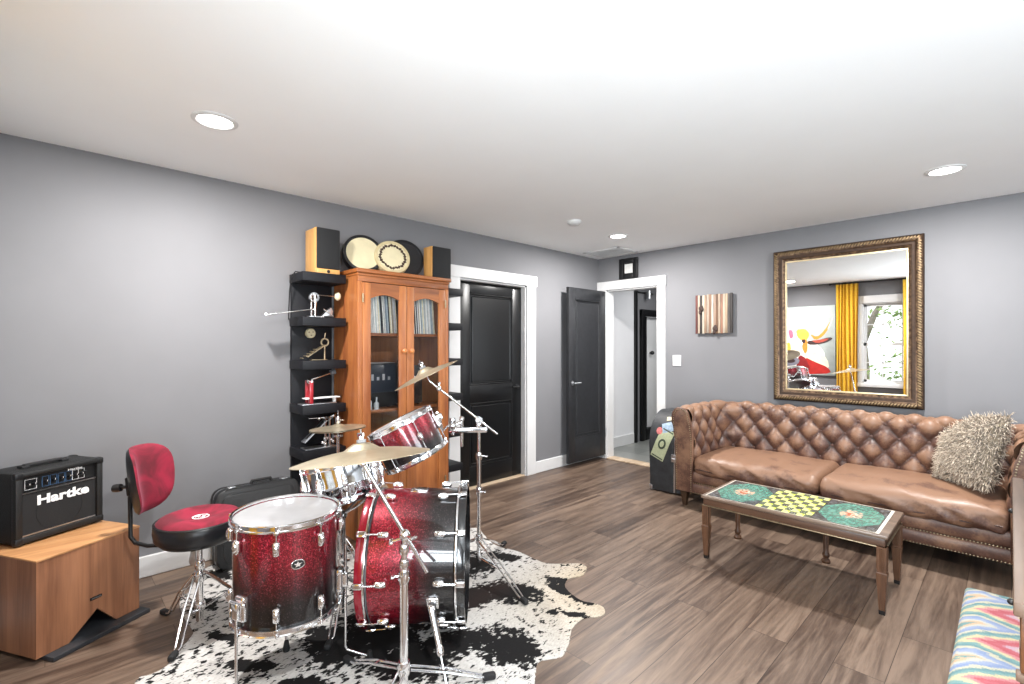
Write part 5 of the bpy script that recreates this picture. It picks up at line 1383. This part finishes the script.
def amp():
    o = Vector((-3.143,-.071,.4435))-FX*.028; W, Hh, Dp = .362, .335, .215
    t = thing('bass_amplifier', 'black bass amplifier with white lettering standing on the walnut subwoofer', 'amplifier', o+FX*W/2-FN*Dp/2)
    M = mat3(o, FX, (0,0,1), FN)
    mb = MB(M); y0 = .008; 
    # shell as a frame around a recessed front
    mb.box((0,y0,-Dp),(W,Hh,-.03),.012)
    for a, b in (((0,y0,-.034),(.028,Hh,0)),((W-.028,y0,-.034),(W,Hh,0)),((.02,y0,-.034),(W-.02,y0+.03,0)),((.02,Hh-.022,-.034),(W-.02,Hh,0))): mb.box(a,b,.006)
    mb.build('cabinet', M_TOLEX, t, ang=40)
    MB(M).box((.028,y0+.03,-.03),(W-.028,Hh-.098,-.014)).build('speaker_grille', M_GRILLE, t, ang=30)
    mb = MB(M); mb.lathe([(.098,0),(.098,.002),(.092,.002),(.092,0)], 44, Matrix.Translation((W/2,.132,-.0145)), closed=True); mb.build('speaker_ring', M_RUBBER, t)
    mb = MB(M); mb.box((.030,y0+.031,-.014),(W-.03,y0+.036,-.010)); mb.box((.03,Hh-.100,-.014),(W-.03,Hh-.096,-.009)); mb.build('trim_line', M_STEEL, t, ang=None)
    cp = MB(M).box((.028,Hh-.094,-.03),(W-.028,Hh-.022,-.018)).build('control_panel', M_BLACKP, t, ang=30)
    yk = Hh-.062
    blue = pm('blue_panel_print','#3f6690',.5,var=.2,scale=60)
    xs = [.062,.112,.144,.176,.208,.236,.262]
    for k, x in enumerate(xs):
        x += .01
        w = .030 if k == 0 else .0125
        mb = MB(M); z = -.0178
        if k == 0: w0, w1 = .042, .088
        else: w0, w1 = x-.014, x+.014
        for a, b in (((w0,yk-.024),(w0+.0016,yk+.024)),((w1-.0016,yk-.024),(w1,yk+.024)),((w0,yk-.024),(w1,yk-.0225)),((w0,yk+.0225),(w1,yk+.024))): mb.box((a[0],a[1],z),(b[0],b[1],z+.0006))
        mb.build('panel_marking', M_WHITE if k in (0,5,6) else blue, cp, ang=None)
        for xx in ((.054,.076) if k == 0 else (x,)):
            mb = MB(M); mb.lathe([(0,.014),(.007,.014),(.0085,0),(0,0)], 14, Matrix.Translation((xx,yk,-.018))); kn = mb.build('knob', M_BLACKP, cp)
            mb = MB(M); mb.box((xx-.0009,yk,-.0035),(xx+.0009,yk+.007,-.003)); mb.build('knob_pointer', M_WHITE, kn, ang=None)
    mb = MB(M); mb.box((.283,yk-.008,-.018),(.295,yk+.010,-.012),.001); mb.build('power_switch', M_BLACKP, cp, ang=30)
    lettering('brand_lettering', 'Hartke', .060, M @ Matrix.Translation((W/2+.013,.188,-.0135)), M_WHITE, t, off=.0022, ext=.0012, width=1.28)
    lettering('model_lettering', 'Hartke', .014, M @ Matrix.Translation((.245,Hh-.032,-.0175)), M_WHITE, cp, off=.0004, ext=.0003, width=1.6)
    # handle on top, corners, feet
    mb = MB(M); yh = Hh+.002; mb.box((.075,yh-.002,-.135),(.105,yh+.010,-.095),.003); mb.box((.235,yh-.002,-.135),(.265,yh+.010,-.095),.003); mb.box((.09,yh+.004,-.13),(.25,yh+.016,-.10),.005); mb.build('handle', M_RUBBER, t)
    for x in (0,W):
        for y in (y0,Hh):
            for z in (0,-Dp):
                mb = MB(M); sx = 1 if x == 0 else -1; sy = 1 if y == y0 else -1; sz = -1 if z == 0 else 1
                a = Vector((x-sx*.003,y-sy*.003,z-sz*.003)); b = a+Vector((sx*.034,sy*.034,sz*.034))
                mb.box([min(p,q) for p,q in zip(a,b)],[max(p,q) for p,q in zip(a,b)],.008); mb.build('corner_protector', M_BLACKP, t)
    for x in (.03,W-.03):
        for z in (-.03,-Dp+.03):
            mb = MB(M); mb.box((x-.012,0,z-.012),(x+.012,y0+.001,z+.012),.002); mb.build('rubber_foot', M_RUBBER, t, ang=30)
amp()

# ------------------------------------------------------------------ black hard case leaning on the wall behind the throne
def hard_case():
    y0, y1, hz = .735, 1.225, .475
    t = thing('guitar_case', 'black hard instrument case leaning on the wall behind the throne', 'case', (-3.38,(y0+y1)/2,0))
    lean = R_(-6.5); M = mat3((-3.33,y0,.0088), (0,1,0), (math.sin(lean),0,math.cos(lean)), (math.cos(lean),0,-math.sin(lean)))
    W = y1-y0; Tm = Matrix()
    def rr(a, b, c, d, r, n=6):
        o = []
        for cx, cy, s in ((c-r,b+r,-PI/2),(c-r,d-r,0),(a+r,d-r,PI/2),(a+r,b+r,PI)):
            for k in range(n+1): o.append((cx+r*math.cos(s+PI/2*k/n), cy+r*math.sin(s+PI/2*k/n)))
        return o
    shell = pm('moulded_black_case','#1a1b1d',.5,var=.25,scale=120,bmp=.12)
    MB(M).prism(rr(0,.0,W,hz,.06), -.012-.058, -.012, bev=.012).build('back_shell', shell, t)
    MB(M).prism(rr(0,.0,W,hz,.06), .0, .062, bev=.014).build('lid', shell, t)
    MB(M).prism(rr(.035,.035,W-.035,hz-.035,.045), .0625, .069, bev=.004).build('lid_panel', shell, t)
    MB(M).prism(rr(.001,.001,W-.001,hz-.001,.06), -.012, .0).build('aluminium_seam', M_STEEL, t)
    mb = MB(M); x = W*.56; mb.tube([(x-.06,hz,.0),(x-.055,hz+.018,0),(x+.055,hz+.018,0),(x+.06,hz,0)], .010, 10); mb.build('handle', M_RUBBER, t)
    for x in (.10, W-.08):
        mb = MB(M); mb.box((x-.02,hz-.02,-.02),(x+.02,hz+.004,.03),.003); mb.build('latch', M_STEEL, t)
hard_case()

# ------------------------------------------------------------------ shelf towers
def tower(name, lab, y0, y1, yb0, yb1, zs, xf):
    t = thing(name, lab, 'shelf', (XL, (y0+y1)/2, 0))
    MB().box((XL+.001,y0,.2),(XL+.03,y1,max(zs)-.02),.002).build('back_panel', M_SHELFBLK, t, ang=30)
    for z in zs:
        MB().box((XL+.03,yb0,z-.06),(xf,yb1,z),.002).build('shelf_board', M_SHELFBLK, t, ang=30)
    return t
LZ = [1.864,1.560,1.264,.960,.655,.36]
tower('shelf_tower','narrow black wall shelf tower left of the cabinet with drum pedals', 1.25, 1.54, 1.235, 1.535, LZ, -3.28)
tower('shelf_tower','narrow black wall shelf tower right of the cabinet over the door casing', 2.41, 2.57, 2.37, 2.60, [1.855,1.56,1.258,.958,.648,.355], -3.30)

def beater_pedal(lab, y, z, x, kind):
    """drum pedal seen from the side; lengthwise along y"""
    t = thing('drum_pedal', lab, 'pedal', (x,y,z))
    red = pm('red_enamel','#a31f2b',.3,coat=.6); felt = pm('cream_felt','#d9cfae',.95,var=.1,scale=200)
    M = Matrix.Translation((x,y,z))
    metal = M_GOLDTRIM if kind == 'vintage' else M_CHROME
    if kind == 'long':
        mb = MB(M); mb.box((-.03,-.0,.0),(.03,.10,.01),.003); mb.build('base_plate', M_STEEL, t)
        mb = MB(M)
        for s in (-.032,.032): mb.tube([(s,.035,.005),(s,.035,.10),(s,.032,.155)], [.007,.006,.009], 10)
        mb.tube([(-.04,.035,.158),(.04,.035,.158)], .0055, 10); mb.build('post', metal, t)
        mb = MB(M); mb.lathe([(.034,-.008),(.034,.008),(.022,.008),(.022,-.008)], 20, mat3((0,.04,.14),(0,1,0),(0,0,1),(1,0,0)), closed=True); mb.tube([(0,.058,.13),(0,.05,.05)], .004, 8); mb.build('cam', metal, t)
        mb = MB(M); mb.tube([(0,.035,.158),(0,.19,.158)], .0035, 8); bt = mb.build('beater_rod', metal, t)
        mb = MB(M); mb.ball((0,.21,.158), .03, (.85,.75,1.0), 16, 10); mb.build('beater_head', felt, bt)
        mb = MB(M); mb.box((-.03,-.31,-.004),(.03,.02,.004),.003,T=Matrix.Translation((0,.02,.055)) @ Matrix.Rotation(R_(9.5),4,'X')); mb.tube([(-.034,-.28,.008),(.034,-.28,.008)], .01, 8); mb.build('footboard', M_CHROME, t)
        mb = MB(M); mb.prism([(.09,.01),(.16,.01),(.17,.05),(.155,.075),(.12,.05)], -.018, .018, Matrix(((0,0,1,0),(1,0,0,0),(0,1,0,0),(0,0,0,1))), bev=.004); mb.tube([(.02,.10,.06),(.02,.17,.012)], .004, 8); mb.build('hoop_clamp', M_STEEL, t)
    elif kind == 'vintage':
        mb = MB(M); mb.box((-.03,-.05,0),(.03,.06,.006),.002); mb.build('base_plate', metal, t)
        mb = MB(M); mb.tube([(0,.05,.005),(0,.05,.10)], .006, 10); mb.lathe([(.03,-.005),(.03,.005),(.021,.005),(.021,-.005)], 20, mat3((0,.05,.125),(0,1,0),(0,0,1),(1,0,0)), closed=True); mb.tube([(0,.05,.15),(0,.055,.19)], .004, 8); mb.build('post', metal, t)
        mb = MB(M); mb.box((-.028,-.13,-.003),(.028,.02,.003),.002,T=Matrix.Translation((0,.03,.095)) @ Matrix.Rotation(R_(34),4,'X'))
        for k in range(5): mb.tube([(-.025,-.02-.022*k,.075-.0148*k),(.025,-.02-.022*k,.075-.0148*k)], .004, 6)
        mb.build('footboard', metal, t)
    elif kind == 'red':
        mb = MB(M); mb.box((-.045,-.02,0),(.045,.22,.008),.003); mb.build('base_plate', M_STEEL, t)
        mb = MB(M)
        for s in (-.036,.036): mb.box((s-.008,.03,.006),(s+.008,.055,.165),.004)
        mb.build('post', red, t)
        mb = MB(M); mb.tube([(-.045,.043,.16),(.045,.043,.16)], .008, 10); mb.ball((0,.043,.16), .018); mb.build('axle', metal, t)
        mb = MB(M); mb.tube([(0,.043,.165),(0,.20,.215)], .006, 8); bt = mb.build('beater_rod', metal, t)
        mb = MB(M); mb.tube([(0,.193,.213),(0,.225,.222)], .019, 14); mb.build('beater_head', pm('grey_beater','#5c5f64',.7), bt)
        mb = MB(M); mb.box((-.032,.005,.038),(.032,.25,.046),.003); mb.tube([(0,.22,.008),(0,.22,.04)], .012, 10); mb.build('footboard', M_WHITE, t)
    else:
        mb = MB(M); mb.box((-.05,-.02,0),(.05,.20,.008),.003); mb.build('base_plate', M_STEEL, t)
        mb = MB(M)
        for s in (-.036,.036): mb.tube([(s,.15,.006),(s,.15,.20)], .007, 10)
        mb.tube([(-.05,.15,.2),(.05,.15,.2)], .007, 10); mb.ball((0,.19,.215), .018); mb.ball((0,.09,.205), .014); mb.tube([(0,.02,.21),(0,.2,.205)], .005, 8); mb.build('post', metal, t)
        mb = MB(M); mb.box((-.034,-.16,-.004),(.034,.05,.004),.003,T=Matrix.Translation((0,.10,.155)) @ Matrix.Rotation(R_(42),4,'X')); mb.build('footboard', M_STEEL, t)
        mb = MB(M); mb.box((-.010,-.13,.0045),(.010,.03,.006),.001,T=Matrix.Translation((0,.10,.155)) @ Matrix.Rotation(R_(42),4,'X')); mb.build('grip_strip', M_RUBBER, t, ang=None)
        mb = MB(M)
        for k in range(7): mb.ball((random.uniform(-.03,.03), .11+.012*k, .02+random.uniform(0,.05)), .012)
        mb.build('spring_assembly', M_CHROME, t)
xs = -3.36
beater_pedal('chrome drum pedal with cream beater overhanging the second shelf of the tower', 1.30, LZ[1], xs, 'long')
beater_pedal('small aged brass drum pedal on the middle shelf of the tower', 1.365, LZ[2], xs, 'vintage')
beater_pedal('red and white drum pedal on the fourth shelf of the tower', 1.265, LZ[3], xs, 'red')
beater_pedal('steel drum pedal with raised footboard on the fifth shelf of the tower', 1.285, LZ[4], xs, 'steel')
t = thing('wooden_beater', 'round cream beater disc hung under the second tower shelf', 'beater', (-3.52,1.375,1.455))
mb = MB(axis_m((-3.527,1.375,1.455),(1,0,0))); mb.lathe([(0,0),(.032,0),(.036,.008),(.036,.022),(.03,.03),(0,.03)], 24); mb.build('beater_head', M_CREAMHEAD, t)
mb = MB(axis_m((-3.497,1.375,1.455),(1,0,0)))
mb.bm.free()
for a in (0.6,2.7,4.8): MB(axis_m((-3.497,1.375,1.455),(1,0,0))).lathe([(0,.0),(.006,.0),(.006,.0015),(0,.0015)], 10, Matrix.Translation((.016*math.cos(a),.016*math.sin(a),.0005))).build('rivet', M_GOLDTRIM, t)
mb = MB(); pts = [(-3.40,1.27,1.87),(-3.42,1.238,1.875),(-3.45,1.220,1.84),(-3.47,1.216,1.74),(-3.50,1.222,1.63),(-3.545,1.236,1.55)]
tag(mb.tube(pts, .004, 8).build('speaker_cable', M_RUBBER), 'black cable looping down beside the left speaker shelf', 'cable')

# ------------------------------------------------------------------ cabinet
XF = -3.15; CY0, CY1, CZ = 1.56, 2.335, 1.905
def cabinet():
    t = thing('display_cabinet', 'tall orange wood display cabinet with two arched glass doors', 'cabinet', (-3.35,(CY0+CY1)/2,0))
    xb = XL+.022
    MB().box((xb,CY0,.0),(XF-.022,CY0+.022,CZ-.03)).build('side_panel', M_CAB_V, t, ang=30); MB().box((xb,CY1-.022,0),(XF-.022,CY1,CZ-.03)).build('side_panel', M_CAB_V, t, ang=30)
    MB().box((xb,CY0+.022,.06),(xb+.01,CY1-.022,CZ-.03)).build('back_panel', M_CABDARK, t, ang=30)
    MB().box((XF-.022,CY0,0),(XF,CY0+.032,CZ-.09),.002).build('front_stile', M_CAB_V, t, ang=30); MB().box((XF-.022,CY1-.032,0),(XF,CY1,CZ-.09),.002).build('front_stile', M_CAB_V, t, ang=30)
    MB().box((XF-.022,CY0,CZ-.09),(XF,CY1,CZ-.03),.002).build('rail', M_CAB_H, t, ang=30); MB().box((xb,CY0+.02,0),(XF-.002,CY1-.02,.07),.002).build('plinth', M_CAB_H, t, ang=30)
    # crown
    mb = MB(); mb.box((xb,CY0-.006,CZ-.048),(XF+.008,CY1+.006,CZ-.03),.004); mb.box((xb,CY0-.018,CZ-.03),(XF+.02,CY1+.018,CZ),.008); mb.build('crown', M_CAB_H, t, ang=40)
    for z in (1.457, .902, .60): MB().box((xb+.01,CY0+.022,z-.022),(XF-.035,CY1-.022,z),.002).build('shelf', M_CAB_H, t, ang=30)
    # doors
    ym = 1.948; zb, zt = .10, CZ-.095
    for k, (a, b) in enumerate(((CY0+.034, ym-.002), (ym+.002, CY1-.034))):
        w = .062; x0, x1 = XF-.02, XF+.004
        d = MB(); d.box((x0,a,zb),(x1,a+w,zt),.004); d.box((x0,b-w,zb),(x1,b,zt),.004); do = d.build('door', M_CAB_V, t, ang=30)
        # arched top rail
        n = 14; ya, yb_ = a+w, b-w; zr = zt-.065-.045
        pts = [(ya,zt),(ya,zr)]+[(ya+(yb_-ya)*q/n, zr+.030*math.sin(PI*q/n)) for q in range(1,n)]+[(yb_,zr),(yb_,zt)]
        MB().prism(pts, x0+.002, x1-.002, Matrix(((0,0,1,0),(1,0,0,0),(0,1,0,0),(0,0,0,1)))).build('arched_rail', M_CAB_H, do, ang=40)
        for za, zc in ((zb,zb+.08),(.60,.66)): MB().box((x0+.002,ya,za),(x1-.002,yb_,zc),.003).build('door_rail', M_CAB_H, do, ang=30)
        MB().box((x0+.006,ya,zb+.08),(x1-.010,yb_,.60),.002).build('lower_panel', M_CAB_V, do, ang=30)
        MB().box((x0+.008,ya,.66),(x0+.011,yb_,zt-.06)).build('glass_pane', M_GLASS, do, ang=None)
        yk = b-.03 if k == 0 else a+.03
        mb = MB(axis_m((x1,yk,1.326),(1,0,0))); mb.lathe([(0,0),(.009,0),(.008,.01),(.018,.018),(.019,.026),(.012,.034),(0,.036)], 18); mb.build('knob', M_KNOB, do)
        yh = a if k == 0 else b
        for z in (1.70,.30): MB().tube([(x1+.002,yh,z-.03),(x1+.002,yh,z+.03)], .006, 8).build('hinge', M_GOLDTRIM, do)
cabinet()
def records():
    rng = random.Random(11)
    for y0, y1, lab, grp, lean in ((1.60,1.925,'thin record sleeve in the row behind the left cabinet door','records behind the left door',-.07),(1.985,2.27,'thin record sleeve in the row behind the right cabinet door','records behind the right door',-.07)):
        y = y0+.025
        while y < y1:
            w = rng.uniform(.007,.013); m = rng.choice(M_STUCK); h = .285+rng.uniform(-.006,.004)
            if grp.endswith('right door') and y < 2.06: m = rng.choice([M_STUCK[5],M_STUCK[9],M_STUCK[2]])
            s = lean+rng.uniform(-.0015,.0015)
            Mx = mat3((0,y,1.4575),(1,0,0),(0,math.cos(s),-math.sin(s)*-1*-1),(0,math.sin(s),math.cos(s)))
            mb = MB(Mx); mb.box((-3.515,0,0),(-3.245-rng.uniform(0,.012),w-.0012,h),.0015,seg=1)
            o = mb.build('record_sleeve', m, None, ang=30); tag(o, lab, 'record', grp); y += w+.0006
records()
def cab_things():
    t = thing('stereo_receiver', 'black stereo unit behind the left cabinet door', 'stereo', (-3.35,1.76,.902))
    MB().box((-3.50,1.60,.914),(-3.25,1.92,1.235),.006).build('housing', M_BLACKP, t)
    MB().box((-3.25,1.61,1.02),(-3.245,1.91,1.225),.003).build('front_panel', pm('dark_blue_panel','#1b2430',.3,var=.1), t)
    mb = MB()
    for k in range(5): mb.box((-3.2452,1.665+.045*k,1.11),(-3.244,1.685+.045*k,1.135+.02*(k%2)),.0005)
    mb.build('display_marks', M_STEEL, t, ang=None)
    mb = MB()
    for y in (1.64,1.88):
        for x in (-3.29,-3.46): mb.tube([(x,y,.902),(x,y,.915)], .014, 12)
    mb.build('foot', M_RUBBER, t)
    MB().box((-3.4,1.615,1.2355),(-3.25,1.905,1.24)).build('lid_edge', M_STEEL, t, ang=None)
    t = thing('stereo_receiver', 'black stereo unit behind the right cabinet door', 'stereo', (-3.35,2.1,.902))
    MB().box((-3.50,1.985,.914),(-3.26,2.16,1.21),.006).build('housing', M_BLACKP, t)
    mb = MB()
    for y in (2.0,2.14):
        for x in (-3.29,-3.46): mb.tube([(x,y,.902),(x,y,.915)], .012, 12)
    mb.build('foot', M_RUBBER, t)
    mb = MB(); mb.lathe([(.03,0),(.03,.004),(.02,.006),(0,.006)], 20, axis_m((-3.26,2.08,1.1),(1,0,0))); mb.build('dial', M_STEEL, t)
    t = thing('metronome', 'dark triangular metronome on the right stereo unit', 'metronome', (-3.33,2.04,1.2105))
    mb = MB(Matrix.Translation((-3.33,2.04,1.2105)) @ Matrix.Rotation(PI/4,4,'Z')); mb.lathe([(0,0),(.07,0),(.07,.02),(.062,.024),(.028,.16),(0,.165)], 4); mb.build('body', pm('dark_mahogany','#3a2114',.4,var=.2), t, ang=30)
    mb = MB(); mb.tube([(-3.278,2.04,1.24),(-3.305,2.04,1.35)], .0025, 6); mb.box((-3.295,2.032,1.30),(-3.285,2.048,1.315),.002); mb.build('pendulum', M_STEEL, t)
    for y, h, lab in ((1.68,.10,'tall clear glass bottle before the left stereo unit'),(1.735,.075,'short clear glass bottle before the left stereo unit')):
        t = thing('glass_bottle', lab, 'bottle', (-3.215,y,.9025))
        mb = MB(Matrix.Translation((-3.215,y,.9025))); mb.lathe([(0,0),(.017,0),(.018,.01),(.018,h*.6),(.007,h*.75),(.007,h),(0,h)], 18); mb.build('bottle_body', pm('frosted_glass','#c9cfd2',.15,var=.05), t)
        mb = MB(Matrix.Translation((-3.215,y,.9025+h))); mb.lathe([(0,0),(.009,0),(.009,.014),(0,.014)], 14); mb.build('stopper', M_STEEL, t)
cab_things()

# ------------------------------------------------------------------ things on top of the cabinet and tower
def bookshelf_speaker(x0, x1, y0, y1, z, h, lab, front_round):
    t = thing('bookshelf_speaker', lab, 'speaker', ((x0+x1)/2,(y0+y1)/2,z))
    MB().box((x0,y0,z),(x1-.018,y1,z+h),.003).build('cabinet', M_BEECH, t, ang=30)
    mb = MB(); mb.box((x1-.018,y0+.003,z+.035 if front_round else z+.003),(x1,y1-.003,z+h-.002),.008); mb.build('grille', M_GRILLE, t)
    if front_round:
        mb = MB(); mb.box((x1-.018,y0+.003,z+.002),(x1-.006,y1-.003,z+.035),.003); mb.build('lower_front', M_BEECH, t)
        mb = MB(axis_m((x1-.006,(y0+y1)/2,z+.018),(1,0,0))); mb.lathe([(0,.002),(.010,.002),(.012,0)], 16); mb.build('badge', M_BLACKP, t)
bookshelf_speaker(-3.50,-3.30,1.335,1.505,LZ[0],.318,'honey wood bookshelf speaker on top of the black shelf tower',True)
bookshelf_speaker(-3.385,-3.25,2.255,2.44,CZ,.272,'bookshelf speaker with black grille on the right end of the cabinet top',False)
def frame_drum(y, R, x, lean, m_rim, m_head, lab, ring=False, dz=0, yaw=-14, depth=.055):
    n = Vector((math.cos(R_(lean))*math.cos(R_(yaw)), math.cos(R_(lean))*math.sin(R_(yaw)), math.sin(R_(lean))))
    c = Vector((x,y,CZ+R*math.cos(R_(lean))+.0+depth*math.sin(R_(lean))*.0)); 
    M = axis_m(c, n, (0,0,1))
    # lower the lowest point onto the cabinet top
    low = min((M @ Vector((R*math.cos(a),R*math.sin(a),q))).z for a in [k*.1 for k in range(63)] for q in (0,-depth))
    M = Matrix.Translation((0,0,CZ-low+.0005)) @ M
    t = thing('frame_drum', lab, 'drum', (M.translation.x, M.translation.y, CZ))
    mb = MB(M); mb.lathe([(R-.024,-depth),(R,-depth),(R,-.004),(R-.002,.002),(R-.020,.004),(R-.024,.0)], 56, closed=True); mb.build('rim', m_rim, t)
    mb = MB(M); mb.lathe([(0,.0),(R-.024,.0),(R-.024,-.003),(0,-.003)], 56); hd = mb.build('drum_head', m_head, t)
    if ring:
        ink = pm('dark_knotwork_ink','#3c2a22',.6)
        mb = MB(M); rng = random.Random(2)
        for k in range(26):
            a = 2*PI*k/26; r = R*.70
            mb.box((-R*.075,-R*.085,0),(R*.08*rng.uniform(.4,1),R*.085,.0008),T=Matrix.Rotation(a,4,'Z') @ Matrix.Translation((r+rng.uniform(-.003,.003),0,.0004)) @ Matrix.Rotation(.6 if k%2 else -.6,4,'Z'))
        mb.build('knotwork_band', ink, hd, ang=None)
BR = pm('black_drum_rim','#17171a',.45,var=.1); CR = pm('cream_drum_rim','#c2b38c',.5,var=.12,scale=20)
frame_drum(1.728,.150,-3.40,14,BR,M_CREAMHEAD,'cream headed frame drum with black rim beside the left speaker')
frame_drum(1.935,.138,-3.33,18,CR,M_CREAMHEAD,'cream frame drum with dark knotwork ring on the cabinet top',True)
frame_drum(2.115,.165,-3.45,12,BR,pm('black_drum_skin','#1d1d20',.5,var=.15,scale=30),'all black frame drum leaning next to the right speaker')

# ------------------------------------------------------------------ outside the window
def outside():
    tag(MB().box((-9,-14,-.4),(5,YF-T-.05,-.3)).build('lawn', M_GRASS, ang=None, kind='structure'), 'green lawn outside the window', 'lawn')
    rng = random.Random(4)
    t = thing('tree', 'leafy tree outside the window seen in the mirror', 'tree', (-1.95,-3.2,-.3))
    mb = MB(Matrix.Translation((-.35,0,0))); mb.tube([(-1.95,-3.2,-.31),(-1.92,-3.2,.8),(-1.98,-3.2,1.6),(-2.1,-3.2,2.6),(-2.2,-3.2,4)], [.14,.11,.1,.09,.05], 12)
    mb.tube([(-1.95,-3.2,1.3),(-1.7,-3.1,2.0),(-1.3,-3.1,2.7),(-.9,-3.0,3.2)], [.07,.055,.04,.02], 10); mb.tube([(-1.6,-3.1,2.2),(-1.1,-3.05,2.35),(-.7,-3,2.45)], [.03,.02,.01], 8); mb.build('trunk', M_BARK, t)
    mb = MB()
    for k in range(1500):
        c = Vector((rng.gauss(-.9,.8), rng.gauss(-3.3,.5), rng.choice([rng.gauss(1.95,.3), rng.gauss(2.5,.4), rng.gauss(.7,.35), rng.gauss(.3,.3)])))
        d = Vector((rng.gauss(0,1),rng.gauss(0,1),rng.gauss(0,.6))).normalized(); s = d.cross(Vector((rng.gauss(0,1),rng.gauss(0,1),rng.gauss(0,1)))).normalized()
        l = rng.uniform(.05,.09); w = l*.35; e = s.cross(d)*.004
        a = [mb.v(c-d*l), mb.v(c+s*w+e), mb.v(c+d*l), mb.v(c-s*w+e)]; mb.face(a)
    mb.build('foliage', M_GREYLEAF, t, ang=None, flip=False)
outside()

# ------------------------------------------------------------------ light, camera, view
w = bpy.data.worlds.new('sky'); bpy.context.scene.world = w; w.use_nodes = True
bg = w.node_tree.nodes['Background']; bg.inputs['Color'].default_value = (.93,.97,1,1); bg.inputs['Strength'].default_value = 2.2
def area(name, loc, rot, sx, sy, e, col=(1,1,1)):
    l = bpy.data.lights.new(name,'AREA'); l.shape = 'RECTANGLE'; l.size = sx; l.size_y = sy; l.energy = e; l.color = col
    o = bpy.data.objects.new(name,l); C.objects.link(o); o.location = loc; o.rotation_euler = rot; return o
for (a, b), en in zip(RW, (135, 25)):
    area('window_daylight', (XR+.25,(a+b)/2,1.35), (0,R_(130),0), 1.7, b-a, en, (.85,.935,1))  # added uplights outside the unseen right windows, brightening the ceiling
area('window_daylight', (.2,YF-.3,1.35), (R_(128),0,0), 1.5, 1.7, 235, (.85,.935,1))  # added uplight behind the camera, filling walls and ceiling from the front
l = bpy.data.lights.new('hall_lamp','AREA'); l.shape = 'DISK'; l.size = .5; l.energy = 20
o = bpy.data.objects.new('hall_lamp',l); C.objects.link(o); o.location = (-2.7,6.2,2.4)

cam = bpy.data.cameras.new('camera'); co = bpy.data.objects.new('camera', cam); C.objects.link(co)
co.location = (0,0,1.356); co.rotation_euler = (R_(90),0,YAW)
cam.sensor_width = 36; cam.lens = 483/1024*36; cam.shift_y = 5/1024; cam.clip_start = .02
sc = bpy.context.scene; sc.camera = co
sc.view_settings.view_transform = 'Standard'; sc.view_settings.look = 'None'; sc.view_settings.gamma = 1; sc.view_settings.use_curve_mapping = False
sc.view_settings.exposure = -0.22
sc.cycles.max_bounces = 10; sc.cycles.diffuse_bounces = 5; sc.cycles.use_denoising = True
sc.cycles.caustics_reflective = False; sc.cycles.caustics_refractive = False; sc.cycles.sample_clamp_indirect = 8
